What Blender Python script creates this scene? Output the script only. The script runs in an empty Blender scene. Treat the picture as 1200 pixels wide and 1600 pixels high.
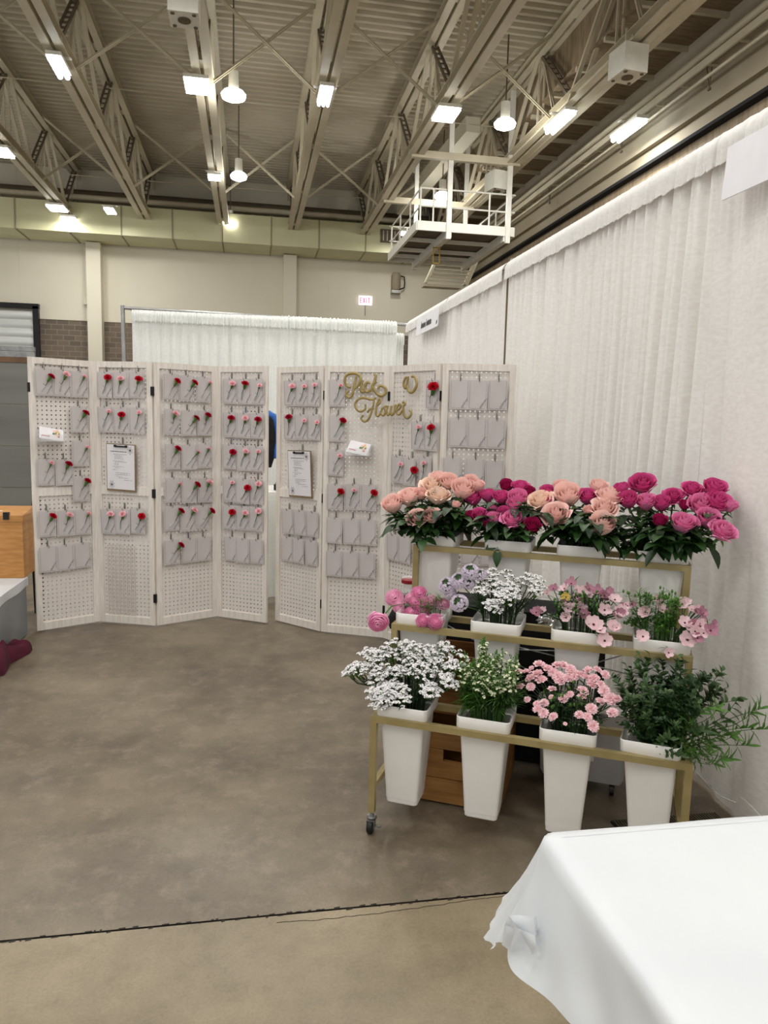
import bpy, math, random
from mathutils import Vector, Matrix, Euler
random.seed(7)
PI = math.pi
COL = bpy.context.scene.collection

# ------------------------------------------------------------------ camera
F = 1150.0; CH = 1.45; RHO = .025; TH = math.atan(144 / F); PSI = math.atan(212 / F)
FW = Vector((math.sin(PSI) * math.cos(TH), math.cos(PSI) * math.cos(TH), -math.sin(TH)))
_R0 = Vector((math.cos(PSI), -math.sin(PSI), 0)); _U0 = _R0.cross(FW)
CR = math.cos(RHO) * _R0 + math.sin(RHO) * _U0
CU = -math.sin(RHO) * _R0 + math.cos(RHO) * _U0
EYE = Vector((0, 0, CH))
def ray(x, y): return FW + (x - 600) / F * CR - (y - 800) / F * CU
def at_z(x, y, z):
    d = ray(x, y); return EYE + d * ((z - CH) / d.z)
def at_plane(x, y, p, n):
    d = ray(x, y); n = Vector(n); return EYE + d * ((Vector(p) - EYE).dot(n) / d.dot(n))

cam = bpy.data.cameras.new('camera'); camo = bpy.data.objects.new('camera', cam); COL.objects.link(camo)
M = Matrix((CR, CU, -FW)).transposed().to_4x4(); M.translation = EYE
camo.matrix_world = M
cam.sensor_fit = 'VERTICAL'; cam.sensor_height = 36; cam.lens = 36 * F / 1600; cam.clip_start = .05; cam.clip_end = 200
sc = bpy.context.scene; sc.camera = camo
sc.view_settings.view_transform = 'Standard'; sc.view_settings.look = 'None'
sc.view_settings.gamma = 1; sc.view_settings.use_curve_mapping = False
sc.view_settings.exposure = 0.14

# --------------------------------------------------------------- materials
def lin(h):
    if isinstance(h, str):
        c = [int(h[i:i + 2], 16) / 255 for i in (0, 2, 4)]
    else: c = [v / 255 for v in h]
    return tuple((v / 12.92 if v <= .04045 else ((v + .055) / 1.055) ** 2.4) for v in c) + (1,)
def mat(name, col, rough=.5, metal=0, col2=None, scale=8, detail=4, bump=0, bscale=None, spec=.5, trans=0, emit=None, estr=0,
        stretch=None, lo=.35, hi=.65, coat=0, sub=0):
    m = bpy.data.materials.new(name); m.use_nodes = True
    nt = m.node_tree; N = nt.nodes; L = nt.links
    b = N['Principled BSDF']; b.inputs['Base Color'].default_value = lin(col)
    b.inputs['Roughness'].default_value = rough; b.inputs['Metallic'].default_value = metal
    b.inputs['Specular IOR Level'].default_value = spec
    if coat: b.inputs['Coat Weight'].default_value = coat
    if emit: b.inputs['Emission Color'].default_value = lin(emit); b.inputs['Emission Strength'].default_value = estr
    tc = N.new('ShaderNodeTexCoord'); mp = N.new('ShaderNodeMapping'); L.new(tc.outputs['Object'], mp.inputs['Vector'])
    if stretch: mp.inputs['Scale'].default_value = stretch
    if col2:
        n = N.new('ShaderNodeTexNoise'); n.inputs['Scale'].default_value = scale; n.inputs['Detail'].default_value = detail
        L.new(mp.outputs['Vector'], n.inputs['Vector'])
        r = N.new('ShaderNodeValToRGB'); r.color_ramp.elements[0].position = lo; r.color_ramp.elements[1].position = hi
        r.color_ramp.elements[0].color = lin(col); r.color_ramp.elements[1].color = lin(col2)
        L.new(n.outputs['Fac'], r.inputs['Fac']); L.new(r.outputs['Color'], b.inputs['Base Color'])
    if bump:
        n2 = N.new('ShaderNodeTexNoise'); n2.inputs['Scale'].default_value = bscale or scale; n2.inputs['Detail'].default_value = 3
        L.new(mp.outputs['Vector'], n2.inputs['Vector'])
        bp = N.new('ShaderNodeBump'); bp.inputs['Strength'].default_value = bump; bp.inputs['Distance'].default_value = .01
        L.new(n2.outputs['Fac'], bp.inputs['Height']); L.new(bp.outputs['Normal'], b.inputs['Normal'])
    if trans:
        t = N.new('ShaderNodeBsdfTranslucent')
        src = b.inputs['Base Color']
        if src.is_linked: L.new(src.links[0].from_socket, t.inputs['Color'])
        else: t.inputs['Color'].default_value = lin(col)
        mx = N.new('ShaderNodeMixShader'); mx.inputs['Fac'].default_value = trans
        L.new(b.outputs['BSDF'], mx.inputs[1]); L.new(t.outputs['BSDF'], mx.inputs[2])
        L.new(mx.outputs['Shader'], N['Material Output'].inputs['Surface'])
    return m
def glassy(name, col, alpha=.25, rough=.08):
    m = mat(name, col, rough); nt = m.node_tree; N = nt.nodes; L = nt.links
    tr = N.new('ShaderNodeBsdfTransparent'); mx = N.new('ShaderNodeMixShader'); mx.inputs['Fac'].default_value = alpha
    L.new(tr.outputs['BSDF'], mx.inputs[1]); L.new(N['Principled BSDF'].outputs['BSDF'], mx.inputs[2])
    L.new(mx.outputs['Shader'], N['Material Output'].inputs['Surface']); return m

def peg_mat():
    m = mat('pegboard_paint', 'e3dcd6', .55, col2='dcd4cd', scale=3)
    nt = m.node_tree; N = nt.nodes; L = nt.links
    tc = N.new('ShaderNodeTexCoord'); sx = N.new('ShaderNodeSeparateXYZ'); L.new(tc.outputs['Object'], sx.inputs['Vector'])
    def mth(op, a, b=None):
        n = N.new('ShaderNodeMath'); n.operation = op
        if hasattr(a, 'links'): L.new(a, n.inputs[0])
        else: n.inputs[0].default_value = a
        if b is not None:
            if hasattr(b, 'links'): L.new(b, n.inputs[1])
            else: n.inputs[1].default_value = b
        return n.outputs[0]
    P = .0285
    def cell(s):
        f = mth('FRACT', mth('DIVIDE', s, P)); d = mth('SUBTRACT', f, .5); return mth('MULTIPLY', d, d)
    r2 = mth('ADD', cell(sx.outputs['X']), cell(sx.outputs['Z']))
    hole = mth('LESS_THAN', r2, .032)
    tr = N.new('ShaderNodeBsdfTransparent'); mx = N.new('ShaderNodeMixShader')
    L.new(hole, mx.inputs['Fac']); L.new(N['Principled BSDF'].outputs['BSDF'], mx.inputs[1]); L.new(tr.outputs['BSDF'], mx.inputs[2])
    L.new(mx.outputs['Shader'], N['Material Output'].inputs['Surface']); return m

def floor_mat(name, a, b, c):
    m = mat(name, a, .42); nt = m.node_tree; N = nt.nodes; L = nt.links; bs = N['Principled BSDF']
    tc = N.new('ShaderNodeTexCoord')
    def noise(s, d, rg=.5):
        n = N.new('ShaderNodeTexNoise'); n.inputs['Scale'].default_value = s; n.inputs['Detail'].default_value = d
        n.inputs['Roughness'].default_value = rg; L.new(tc.outputs['Object'], n.inputs['Vector']); return n.outputs['Fac']
    r = N.new('ShaderNodeValToRGB'); r.color_ramp.elements[0].position = .36; r.color_ramp.elements[1].position = .66
    r.color_ramp.elements[0].color = lin(a); r.color_ramp.elements[1].color = lin(b)
    L.new(noise(1.4, 9, .68), r.inputs['Fac'])
    mx = N.new('ShaderNodeMix'); mx.data_type = 'RGBA'; mx.blend_type = 'MIX'
    r2 = N.new('ShaderNodeValToRGB'); r2.color_ramp.elements[0].position = .5; r2.color_ramp.elements[1].position = .8
    r2.color_ramp.elements[0].color = (0, 0, 0, 1); r2.color_ramp.elements[1].color = (.75, .75, .75, 1)
    L.new(noise(9, 10, .75), r2.inputs['Fac']); L.new(r2.outputs['Color'], mx.inputs['Factor'])
    L.new(r.outputs['Color'], mx.inputs['A']); mx.inputs['B'].default_value = lin(c)
    mx2 = N.new('ShaderNodeMix'); mx2.data_type = 'RGBA'; mx2.blend_type = 'MULTIPLY'; mx2.inputs['Factor'].default_value = .55
    r3 = N.new('ShaderNodeValToRGB'); r3.color_ramp.elements[0].position = .3; r3.color_ramp.elements[1].position = .7
    r3.color_ramp.elements[0].color = (.55, .55, .55, 1); r3.color_ramp.elements[1].color = (1, 1, 1, 1)
    L.new(noise(110, 4, .8), r3.inputs['Fac']); L.new(mx.outputs['Result'], mx2.inputs['A']); L.new(r3.outputs['Color'], mx2.inputs['B'])
    L.new(mx2.outputs['Result'], bs.inputs['Base Color'])
    rr = N.new('ShaderNodeMapRange'); rr.inputs['To Min'].default_value = .3; rr.inputs['To Max'].default_value = .58
    L.new(noise(2.3, 6), rr.inputs['Value']); L.new(rr.outputs['Result'], bs.inputs['Roughness'])
    bp = N.new('ShaderNodeBump'); bp.inputs['Strength'].default_value = .12; bp.inputs['Distance'].default_value = .004
    L.new(noise(60, 5, .7), bp.inputs['Height']); L.new(bp.outputs['Normal'], bs.inputs['Normal'])
    return m
def brick_mat():
    m = mat('split_face_block', '6d6357', .9); nt = m.node_tree; N = nt.nodes; L = nt.links
    tc = N.new('ShaderNodeTexCoord'); sp = N.new('ShaderNodeSeparateXYZ'); cb = N.new('ShaderNodeCombineXYZ')
    L.new(tc.outputs['Object'], sp.inputs['Vector']); L.new(sp.outputs['X'], cb.inputs['X']); L.new(sp.outputs['Z'], cb.inputs['Y'])
    b = N.new('ShaderNodeTexBrick'); b.inputs['Scale'].default_value = 1; b.inputs['Brick Width'].default_value = .3
    b.inputs['Row Height'].default_value = .14; b.inputs['Mortar Size'].default_value = .008
    b.inputs['Color1'].default_value = lin('7d6f60'); b.inputs['Color2'].default_value = lin('6a5f54'); b.inputs['Mortar'].default_value = lin('8f8678')
    L.new(cb.outputs['Vector'], b.inputs['Vector']); L.new(b.outputs['Color'], N['Principled BSDF'].inputs['Base Color'])
    return m
def fabric_mat(name, col, col2, trans=.3):
    m = mat(name, col, .75, col2=col2, scale=35, stretch=(1, 1, 2.5), trans=trans, spec=.2)
    nt = m.node_tree; N = nt.nodes; L = nt.links
    tc = N.new('ShaderNodeTexCoord')
    def nz(s, st):
        mp = N.new('ShaderNodeMapping'); mp.inputs['Scale'].default_value = st; L.new(tc.outputs['Object'], mp.inputs['Vector'])
        n = N.new('ShaderNodeTexNoise'); n.inputs['Scale'].default_value = s; n.inputs['Detail'].default_value = 2
        L.new(mp.outputs['Vector'], n.inputs['Vector']); return n.outputs['Fac']
    ad = N.new('ShaderNodeMath'); ad.operation = 'ADD'; L.new(nz(30, (1, 1, 12)), ad.inputs[0]); L.new(nz(30, (6, 6, 3)), ad.inputs[1])
    bp = N.new('ShaderNodeBump'); bp.inputs['Strength'].default_value = .12; bp.inputs['Distance'].default_value = .003
    L.new(ad.outputs[0], bp.inputs['Height']); L.new(bp.outputs['Normal'], N['Principled BSDF'].inputs['Normal'])
    return m

m_frame = mat('whitewashed_wood', 'eae4dd', .6, col2='dbd2c8', scale=14, stretch=(6, 1, .5), bump=.15)
m_peg = peg_mat()
m_black = mat('black_metal', '121212', .4, .3, col2='1c1c1c')
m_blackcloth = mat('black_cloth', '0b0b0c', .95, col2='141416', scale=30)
m_steel = mat('galvanised_steel', 'a9a9a6', .35, .9, col2='8e8e8c', scale=20)
m_wire = mat('hook_wire', '8f8b86', .3, .8, col2='6f6c68')
m_gold = mat('gold_paint', 'aa9a6c', .38, .25, col2='9a8a5c', scale=12)
m_goldsign = mat('gold_sign_paint', 'ab9862', .45, .25, col2='927e4a', scale=40)
m_bucket = mat('white_plastic', 'eeece8', .38, col2='e6e3de', scale=4)
m_card = mat('grey_card', 'cdc7c6', .5, col2='c7c0bf', scale=10, spec=.5)
m_print = mat('printed_ink', '767073', .7, col2='6a6467')
m_inkdark = mat('dark_ink', '55504f', .7, col2='45403f')
m_paper = mat('white_paper', 'eae7ea', .6, col2='e4e1e5', scale=5)
m_clip = mat('clipboard_hardboard', '8a7456', .6, col2='755f45', scale=30)
m_clear = glassy('clear_acrylic', 'f2f2f4', .25)
m_tube = glassy('clear_water_tube', 'f0f4f2', .35)
m_drape = fabric_mat('white_linen_drape', 'f7f5f2', 'efece8', .12)
m_drape2 = fabric_mat('white_sheer_back_drape', 'f6f8f5', 'eef0ec', .15)
m_pipe = mat('aluminium_pipe', 'b9b9b7', .3, .8, col2='a9a9a7')
m_cloth = mat('white_plastic_tablecloth', 'e9ecef', .42, col2='e2e6ea', scale=3, bump=.25, bscale=9, trans=.15)
m_skirt = mat('grey_table_skirt', '7f8386', .35, col2='73777a', scale=5, bump=.2, bscale=4)
m_wood = mat('bamboo_wood', 'c08a4c', .45, col2='ad7638', scale=9, stretch=(1, 1, 7), bump=.08)
m_woodd = mat('stained_pine', '8a5a26', .5, col2='6b4319', scale=8, stretch=(1, 1, 8), bump=.1)
m_maroon = mat('maroon_fabric', '5c0d2c', .9, col2='470820', scale=12, bump=.4)
m_floor_a = floor_mat('polished_concrete', '63584a', '8c7f6a', 'a09280')
m_floor_b = floor_mat('worn_concrete', '7c6f58', 'a5967b', '75674f')
m_groove = mat('joint_sealant', '1b1712', .9, col2='2a241c', scale=60)
m_deck = mat('painted_roof_deck', 'ccc3ae', .6, col2='c2b8a2', scale=.6)
m_steelp = mat('cream_painted_steel', 'cfc6ae', .5, col2='c3baa2', scale=2)
m_steeld = mat('brown_painted_steel', '6b5f4e', .6, col2='5d5242', scale=3)
m_soffit = mat('brown_soffit', '94836a', .75, col2='796850', scale=3, stretch=(1, 6, 1))
m_wallc = mat('cream_wall_panel', 'e0dac8', .7, col2='dad4c1', scale=.7)
m_wallr = mat('painted_block_wall', '9c917c', .75, col2='93886f', scale=.8)
m_brick = brick_mat()
m_duct = mat('painted_duct', 'd4d2ac', .5, col2='cac89f', scale=1.2)
m_white = mat('white_enamel', 'eceae0', .4, col2='e3e1d7')
m_lamp = mat('lamp_glow', 'ffffff', .5, emit=(255, 255, 246), estr=16)
m_lampc = mat('tube_glow', 'ffffff', .5, emit=(238, 248, 255), estr=13)
m_shutl = mat('aluminium_shutter', 'e6e8e6', .35, .2, col2='cfd2d0', scale=1, stretch=(.3, 1, 8))
m_partition = mat('grey_partition', '7f7f79', .45, col2='70706b', scale=1.3, stretch=(.4, 1, 5))
m_brass = mat('brown_wood_cap', '7a5a3c', .5, col2='64482f', scale=6)
m_blue = mat('blue_jacket_nylon', '0f62b8', .5, col2='0b4f9c', scale=9, bump=.3)
m_red = mat('red_cloth', 'a2121f', .8, col2='86101a')
m_totew = glassy('frosted_plastic', 'c9c7c8', .72, .35)
m_exit = mat('exit_face', 'f4eef4', .5, emit=(255, 240, 250), estr=.9)
m_exitr = mat('exit_letters', 'd8305f', .5, emit=(225, 60, 110), estr=.9)
m_signw = mat('sign_board_white', 'eceaee', .5, col2='e6e4e8')
m_yellow = mat('yellow_paint', 'b79a2e', .5, col2='a38724')
# plants
def petal(name, a, b, trans=.25, rough=.55, scale=25): return mat(name, a, rough, col2=b, scale=scale, trans=trans, spec=.3)
m_peach = petal('peach_petals', 'ffe2da', 'fdd3ca', .15)
m_peach2 = petal('cream_peach_petals', 'ffebda', 'fddccb', .15)
m_coral = petal('coral_petals', 'fcd9d1', 'f9cbc2', .15)
m_mag = petal('magenta_petals', 'e766a6', 'd64a90', .15)
m_mag2 = petal('deep_magenta_petals', 'c02a6c', 'a81d58', .15)
m_mag3 = petal('orchid_pink_petals', 'f5a0c9', 'ea7db3', .15)
m_crim = petal('crimson_petals', 'c90f37', 'a00a2a', .15)
m_redp = petal('red_petals', 'd3102c', 'ad0b22', .15)
m_pinkc = petal('pale_pink_petals', 'fbd0d4', 'f8bcc4', .15)
m_ran = petal('ranunculus_pink', 'fdc6e2', 'fab0d6', .3)
m_ran2 = petal('ranunculus_light_pink', 'fed8ea', 'fcc6e0', .3)
m_spray = petal('spray_carnation_pink', 'fde0e4', 'fbd0d7', .15)
m_wht = petal('statice_white', 'ffffff', 'fdf6f9', .1)
m_lil = petal('lilac_florets', 'faf4fb', 'efe2f3', .1)
m_cream = petal('cream_florets', 'fafae6', 'f0f2cc', .1)
m_mauve = petal('mauve_petals', 'fae6e6', 'e3b2bf', .15, scale=40)
m_plum = petal('plum_petals', 'c793a4', 'a26a80', .15)
m_yel = petal('yellow_petals', 'f0d878', 'e5c95e', .2)
m_dark = mat('flower_centre', '4a1222', .7, col2='6a2a2a', scale=60)
m_leaf = mat('rose_leaf_green', '1d3a1a', .42, col2='2c4d20', scale=18, trans=.12)
m_leafd = mat('dark_leaf_green', '14290f', .45, col2='1f3a18', scale=18, trans=.1)
m_leafb = mat('bright_leaf_green', '5c8a34', .5, col2='447028', scale=18, trans=.2)
m_leafg = mat('eucalyptus_green', '4f6c3a', .5, col2='35522c', scale=18, trans=.15)
m_stem = mat('stem_green', '3f5f2a', .5, col2='2f4c20', scale=20)
m_stemd = mat('dark_stem_green', '27401d', .5, col2='1c3015', scale=20)

# ------------------------------------------------------------ mesh builder
class MB:
    def __init__(s): s.v = []; s.f = []; s.m = []
    def add(s, vs, fs, mi=0):
        o = len(s.v); s.v += [tuple(v) for v in vs]; s.f += [tuple(i + o for i in f) for f in fs]; s.m += [mi] * len(fs)
    def box(s, c, d, rot=None, mi=0):
        vs = []
        for z in (-.5, .5):
            for x, y in ((-.5, -.5), (.5, -.5), (.5, .5), (-.5, .5)):
                p = Vector((x * d[0], y * d[1], z * d[2]))
                if rot is not None: p = rot @ p
                vs.append(p + Vector(c))
        s.add(vs, [(0, 3, 2, 1), (4, 5, 6, 7), (0, 1, 5, 4), (1, 2, 6, 5), (2, 3, 7, 6), (3, 0, 4, 7)], mi)
    def bar(s, p, q, w, h=None, up=(0, 0, 1), mi=0):
        p = Vector(p); q = Vector(q); d = q - p; L = d.length; z = d.normalized(); h = h or w
        x = Vector(up).cross(z)
        if x.length < 1e-4: x = Vector((1, 0, 0)).cross(z)
        x.normalize(); y = z.cross(x); R = Matrix((x, y, z)).transposed()
        s.box((p + q) / 2, (w, h, L), R, mi)
    def tube(s, pts, r, n=8, mi=0, cap=True):
        pts = [Vector(p) for p in pts]; k = len(pts); rs = r if isinstance(r, (list, tuple)) else [r] * k
        rings = []; px = None
        for i, p in enumerate(pts):
            t = (pts[min(i + 1, k - 1)] - pts[max(i - 1, 0)]).normalized()
            if px is None:
                px = Vector((0, 0, 1)).cross(t)
                if px.length < .05: px = Vector((1, 0, 0)).cross(t)
            px = (px - t * px.dot(t))
            if px.length < 1e-6: px = Vector((1, 0, 0))
            px.normalize(); py = t.cross(px)
            rings.append([p + (px * math.cos(2 * PI * j / n) + py * math.sin(2 * PI * j / n)) * rs[i] for j in range(n)])
        vs = [v for r_ in rings for v in r_]; fs = []
        for i in range(k - 1):
            for j in range(n): fs.append((i * n + j, i * n + (j + 1) % n, (i + 1) * n + (j + 1) % n, (i + 1) * n + j))
        if cap: fs.append(tuple(range(n - 1, -1, -1))); fs.append(tuple((k - 1) * n + j for j in range(n)))
        s.add(vs, fs, mi)
    def grid(s, fn, nu, nv, mi=0, wrap=False):
        vs = [fn(i / nu, j / nv) for j in range(nv + 1) for i in range(nu + 1)]; W = nu + 1
        s.add(vs, [(j * W + i, j * W + i + 1, (j + 1) * W + i + 1, (j + 1) * W + i) for j in range(nv) for i in range(nu)], mi)
    def loops(s, loops, mi=0, close_ends=True):
        n = len(loops[0]); vs = [v for l in loops for v in l]; fs = []
        for i in range(len(loops) - 1):
            for j in range(n): fs.append((i * n + j, i * n + (j + 1) % n, (i + 1) * n + (j + 1) % n, (i + 1) * n + j))
        if close_ends: fs.append(tuple(range(n - 1, -1, -1))); fs.append(tuple((len(loops) - 1) * n + j for j in range(n)))
        s.add(vs, fs, mi)
    def lathe(s, prof, n=20, c=(0, 0, 0), mi=0, cap=True):
        s.loops([[Vector((c[0] + r * math.cos(2 * PI * j / n), c[1] + r * math.sin(2 * PI * j / n), c[2] + z)) for j in range(n)] for r, z in prof], mi, cap)
    def xform(s, Mx):
        s.v = [tuple(Mx @ Vector(v)) for v in s.v]; return s
    def mesh(s, name, mats, smooth=None):
        me = bpy.data.meshes.new(name); me.from_pydata(s.v, [], s.f)
        for m in (mats if isinstance(mats, (list, tuple)) else [mats]): me.materials.append(m)
        me.polygons.foreach_set('material_index', s.m)
        if smooth is not None:
            me.polygons.foreach_set('use_smooth', [True] * len(s.f))
            if smooth < 179: me.set_sharp_from_angle(angle=math.radians(smooth))
        me.update(); return me

def link(name, me, parent=None, loc=None, rot=None, scale=None, mw=None):
    o = bpy.data.objects.new(name, me); COL.objects.link(o)
    if parent: o.parent = parent
    if mw is not None: o.matrix_local = mw
    if loc is not None: o.location = loc
    if rot is not None: o.rotation_euler = rot
    if scale is not None: o.scale = (scale,) * 3 if isinstance(scale, (int, float)) else scale
    return o
def build(mb, name, mats, parent=None, smooth=None, **k): return link(name, mb.mesh(name, mats, smooth), parent, **k)
def tag(o, label, cat, group=None):
    o['label'] = label; o['category'] = cat
    if group: o['group'] = group
    return o
def thing(name, label, cat, group=None, loc=(0, 0, 0), rot=None, mw=None):
    o = bpy.data.objects.new(name, None); COL.objects.link(o); o.empty_display_size = .05
    if mw is not None: o.matrix_world = mw
    else:
        o.location = loc
        if rot is not None: o.rotation_euler = rot
    return tag(o, label, cat, group)
def struct(o): o['kind'] = 'structure'; return o
ORD = ['first', 'second', 'third', 'fourth', 'fifth', 'sixth', 'seventh', 'eighth', 'ninth', 'tenth', 'eleventh', 'twelfth', 'thirteenth', 'fourteenth', 'fifteenth', 'sixteenth', 'seventeenth', 'eighteenth', 'nineteenth', 'twentieth']
def frame(o, x, y):   # matrix with origin o, x axis x, y axis y (horizontal)
    x = Vector(x).normalized(); y = Vector(y).normalized(); z = x.cross(y)
    m_ = Matrix((x, y, z)).transposed().to_4x4(); m_.translation = Vector(o); return m_
def aim(p, d, roll=0):   # local z -> d
    q = Vector(d).to_track_quat('Z', 'Y').to_matrix().to_4x4() @ Matrix.Rotation(roll, 4, 'Z'); q.translation = Vector(p); return q

# ================================================================ SETTING
XL, XR, YB, YF = -9.0, 6.25, 21.5, -3.5
JY = 2.015
mb = MB()
mb.add([(XL, YF, 0), (XR + .4, YF, 0), (XR + .4, JY - .004, 0), (XL, JY - .004, 0)], [(0, 1, 2, 3)], 1)
mb.add([(XL, JY + .004, 0), (XR + .4, JY + .004, 0), (XR + .4, YB, 0), (XL, YB, 0)], [(0, 1, 2, 3)], 0)
N_ = 160
xs = [XL + (XR + .4 - XL) * i / N_ for i in range(N_ + 1)]
for i in range(N_):
    w = .004
    mb.add([(xs[i], JY - w, 0), (xs[i + 1], JY - w, 0), (xs[i + 1], JY - w, -.012), (xs[i], JY - w, -.012),
            (xs[i], JY + w, 0), (xs[i + 1], JY + w, 0), (xs[i + 1], JY + w, -.012), (xs[i], JY + w, -.012)],
           [(0, 1, 2, 3), (4, 5, 6, 7), (3, 2, 6, 7)], 2)
struct(build(mb, 'floor', [m_floor_a, m_floor_b, m_groove]))
# chipped edge of the joint and a hairline crack
mb = MB(); rr = random.Random(3)
pts = [(xs_ / 100, JY - .028 - .012 * math.sin(xs_ / 17) + rr.uniform(-.003, .003), .0006) for xs_ in range(8, 84, 2)]
for a, b in zip(pts, pts[1:]):
    mb.add([(a[0], a[1], .0006), (b[0], b[1], .0006), (b[0], b[1] + .002, .0006), (a[0], a[1] + .0025, .0006)], [(0, 1, 2, 3)])
x = -.9
while x < 1.2:
    w = rr.uniform(.004, .02); d = rr.uniform(.002, .006); yy = JY + rr.choice((-1, 1)) * .005
    mb.add([(x, yy - d, .0005), (x + w, yy - d * .5, .0005), (x + w, yy + d, .0005), (x, yy + d * .6, .0005)], [(0, 1, 2, 3)]); x += w + rr.uniform(0, .03)
struct(build(mb, 'trim_1', m_groove))

# roof deck: trapezoid corrugation running across the hall
mb = MB(); Z0 = 7.85; P = .2; y = YF; xa, xb = XL, 5.05
prof = []
while y < 23.4:
    prof += [(y, Z0), (y + .07, Z0), (y + .095, Z0 + .09), (y + .175, Z0 + .09)]; y += P
vs = []; fs = []
for i, (yy, zz) in enumerate(prof): vs += [(xa, yy, zz), (xb, yy, zz)]
for i in range(len(prof) - 1): fs.append((2 * i, 2 * i + 2, 2 * i + 3, 2 * i + 1))
mb.add(vs, fs); struct(build(mb, 'ceiling', m_deck))
# lower brown ceiling bay on the right with its purlins
mb = MB(); mb.box((5.6, 10, 6.95), (1.3, 27, .04)); mb.box((5.05, 10, 7.4), (.04, 27, .95))
y = 1.2
while y < 22:
    mb.box((5.6, y, 6.9), (1.3, .06, .07), mi=1); y += .93
struct(build(mb, 'ceiling', [m_soffit, m_steelp]))
# back wall
mb = MB(); mb.box(((XL + XR) / 2, YB + .1, 5.75 + .1), (XR - XL + .8, .2, 4.0 - .2 + .1 + .0), mi=0)
mb.box(((XL + XR) / 2, YB + .1, 2.0), (XR - XL + .8, .16, 4.06), mi=1)
for xx in (-6.0, 2.2, 4.0): mb.box((xx, YB - .0, 5.9), (.015, .012, 3.7), mi=0)
struct(build(mb, 'wall_back', [m_wallc, m_brick]))
mb = MB(); mb.box((0, 0, 0), (.36, .35, 5.9))
for nm, xx in (('trim_2', -4.07), ('trim_3', 1.09)): struct(build(mb, nm, m_wallc, loc=(xx, YB - .17, 2.95)))
# right wall: beam, recess, wall
mb = MB(); mb.box((XR + .1, 9.3, 6.15), (.28, 25.5, .6)); mb.box((XR + .1, 9.3, 5.73), (.1, 25.5, .26))
mb.box((XR + .18, 9.3, 2.78), (.2, 25.5, 5.56), mi=2)
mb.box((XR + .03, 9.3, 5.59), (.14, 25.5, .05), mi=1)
mb.box((XR + .3, 9.3, 6.9), (.4, 25.5, .95))
struct(build(mb, 'wall_right', [m_wallr, m_blackcloth, m_soffit]))
for yy in (9.6, 12.0, 15.0):
    mb = MB(); mb.bar((6.09, yy, 6.3), (6.07, yy, 5.98), .012); mb.bar((6.09, yy + .12, 6.3), (6.07, yy, 5.98), .012); mb.box((6.07, yy, 5.97), (.03, .05, .03))
    tag(build(mb, 'hanger_bracket', m_steeld), 'small dark V bracket under the right wall tray, ' + {9.6: 'nearest of three', 12.0: 'middle of three', 15.0: 'farthest of three'}[yy], 'bracket')
# roller shutter in back wall
o = struct(link('door_1', None)); mb = MB()
mb.box((-7.25, YB - .12, 4.2), (3.5, .14, .13)); mb.box((-5.58, YB - .12, 2.1), (.14, .14, 4.2)); mb.box((-8.93, YB - .12, 2.1), (.14, .14, 4.2))
build(mb, 'door_frame', m_black, o)
mb = MB()
def shut(u, v):
    z = 2.7 + 1.38 * v; return (-8.9 + 3.25 * u, YB - .1 - .045 * abs(math.sin(v * PI * 6.0)), z)
mb.grid(shut, 2, 96); mb.box((-7.27, YB - .1, 2.62), (3.25, .12, .16))
build(mb, 'shutter', m_shutl, o, smooth=60)

# ---------------------------------------------------------------- trusses
TX = [-4.5, -2.62, -.68, 1.12, 3.03, 4.93]
ZB, ZT = 6.42, 7.72
def truss(i, x):
    t = thing('roof_truss', f'cream painted steel roof truss, {ORD[i]} from left under the roof deck', 'truss', 'roof trusses', (x, 0, 0))
    for nm, z in (('bottom_chord', ZB), ('top_chord', ZT)):
        mb = MB(); w = .115
        for s in (-1, 1):
            mb.box((s * .03, 9, z), (.012, 25, .15)); mb.box((s * (.03 + w / 2), 9, z - .075), (w, 25, .012)); mb.box((s * (.03 + w / 2), 9, z + .075), (w, 25, .012))
        yy = -2.6
        while yy < 21: mb.box((0, yy, z), (.06, .25, .1)); yy += 2.8
        build(mb, nm, m_steelp, t)
    y0 = -2.6 + (0 if i % 2 else .1)
    k = 0
    while y0 < 20:
        b0 = Vector((0, y0, ZB)); tp = Vector((0, y0 + 1.4, ZT)); b1 = Vector((0, y0 + 2.8, ZB))
        for p, q, lad in ((b0, tp, True), (tp, b1, False)):
            mb = MB()
            if lad:
                for s in (-1, 1): mb.bar(p + Vector((s * .05, 0, 0)), q + Vector((s * .05, 0, 0)), .022, .05)
                for j in range(1, 9):
                    m_ = p.lerp(q, j / 9); mb.box(m_, (.12, .04, .02))
            else:
                for s in (-1, 1): mb.bar(p + Vector((s * .07, 0, 0)), q + Vector((s * .07, 0, 0)), .06, .05)
            build(mb, 'diagonal_member', m_steeld if lad else m_steelp, t)
        mb = MB()
        for s in (-1, 1): mb.bar((s * .045, y0 + 1.4, ZB), (s * .045, y0 + 1.4, ZT), .03, .03)
        for s in (-1, 1): mb.bar((s * .03, y0 + .7, ZB + .02), tp, .025, .025)
        build(mb, 'vertical_member', m_steelp, t)
        y0 += 2.8
for i, x in enumerate(TX): truss(i, x)
BAY = ['leftmost truss bay', 'second truss bay from left', 'third truss bay from left', 'fourth truss bay from left', 'rightmost truss bay']
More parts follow.
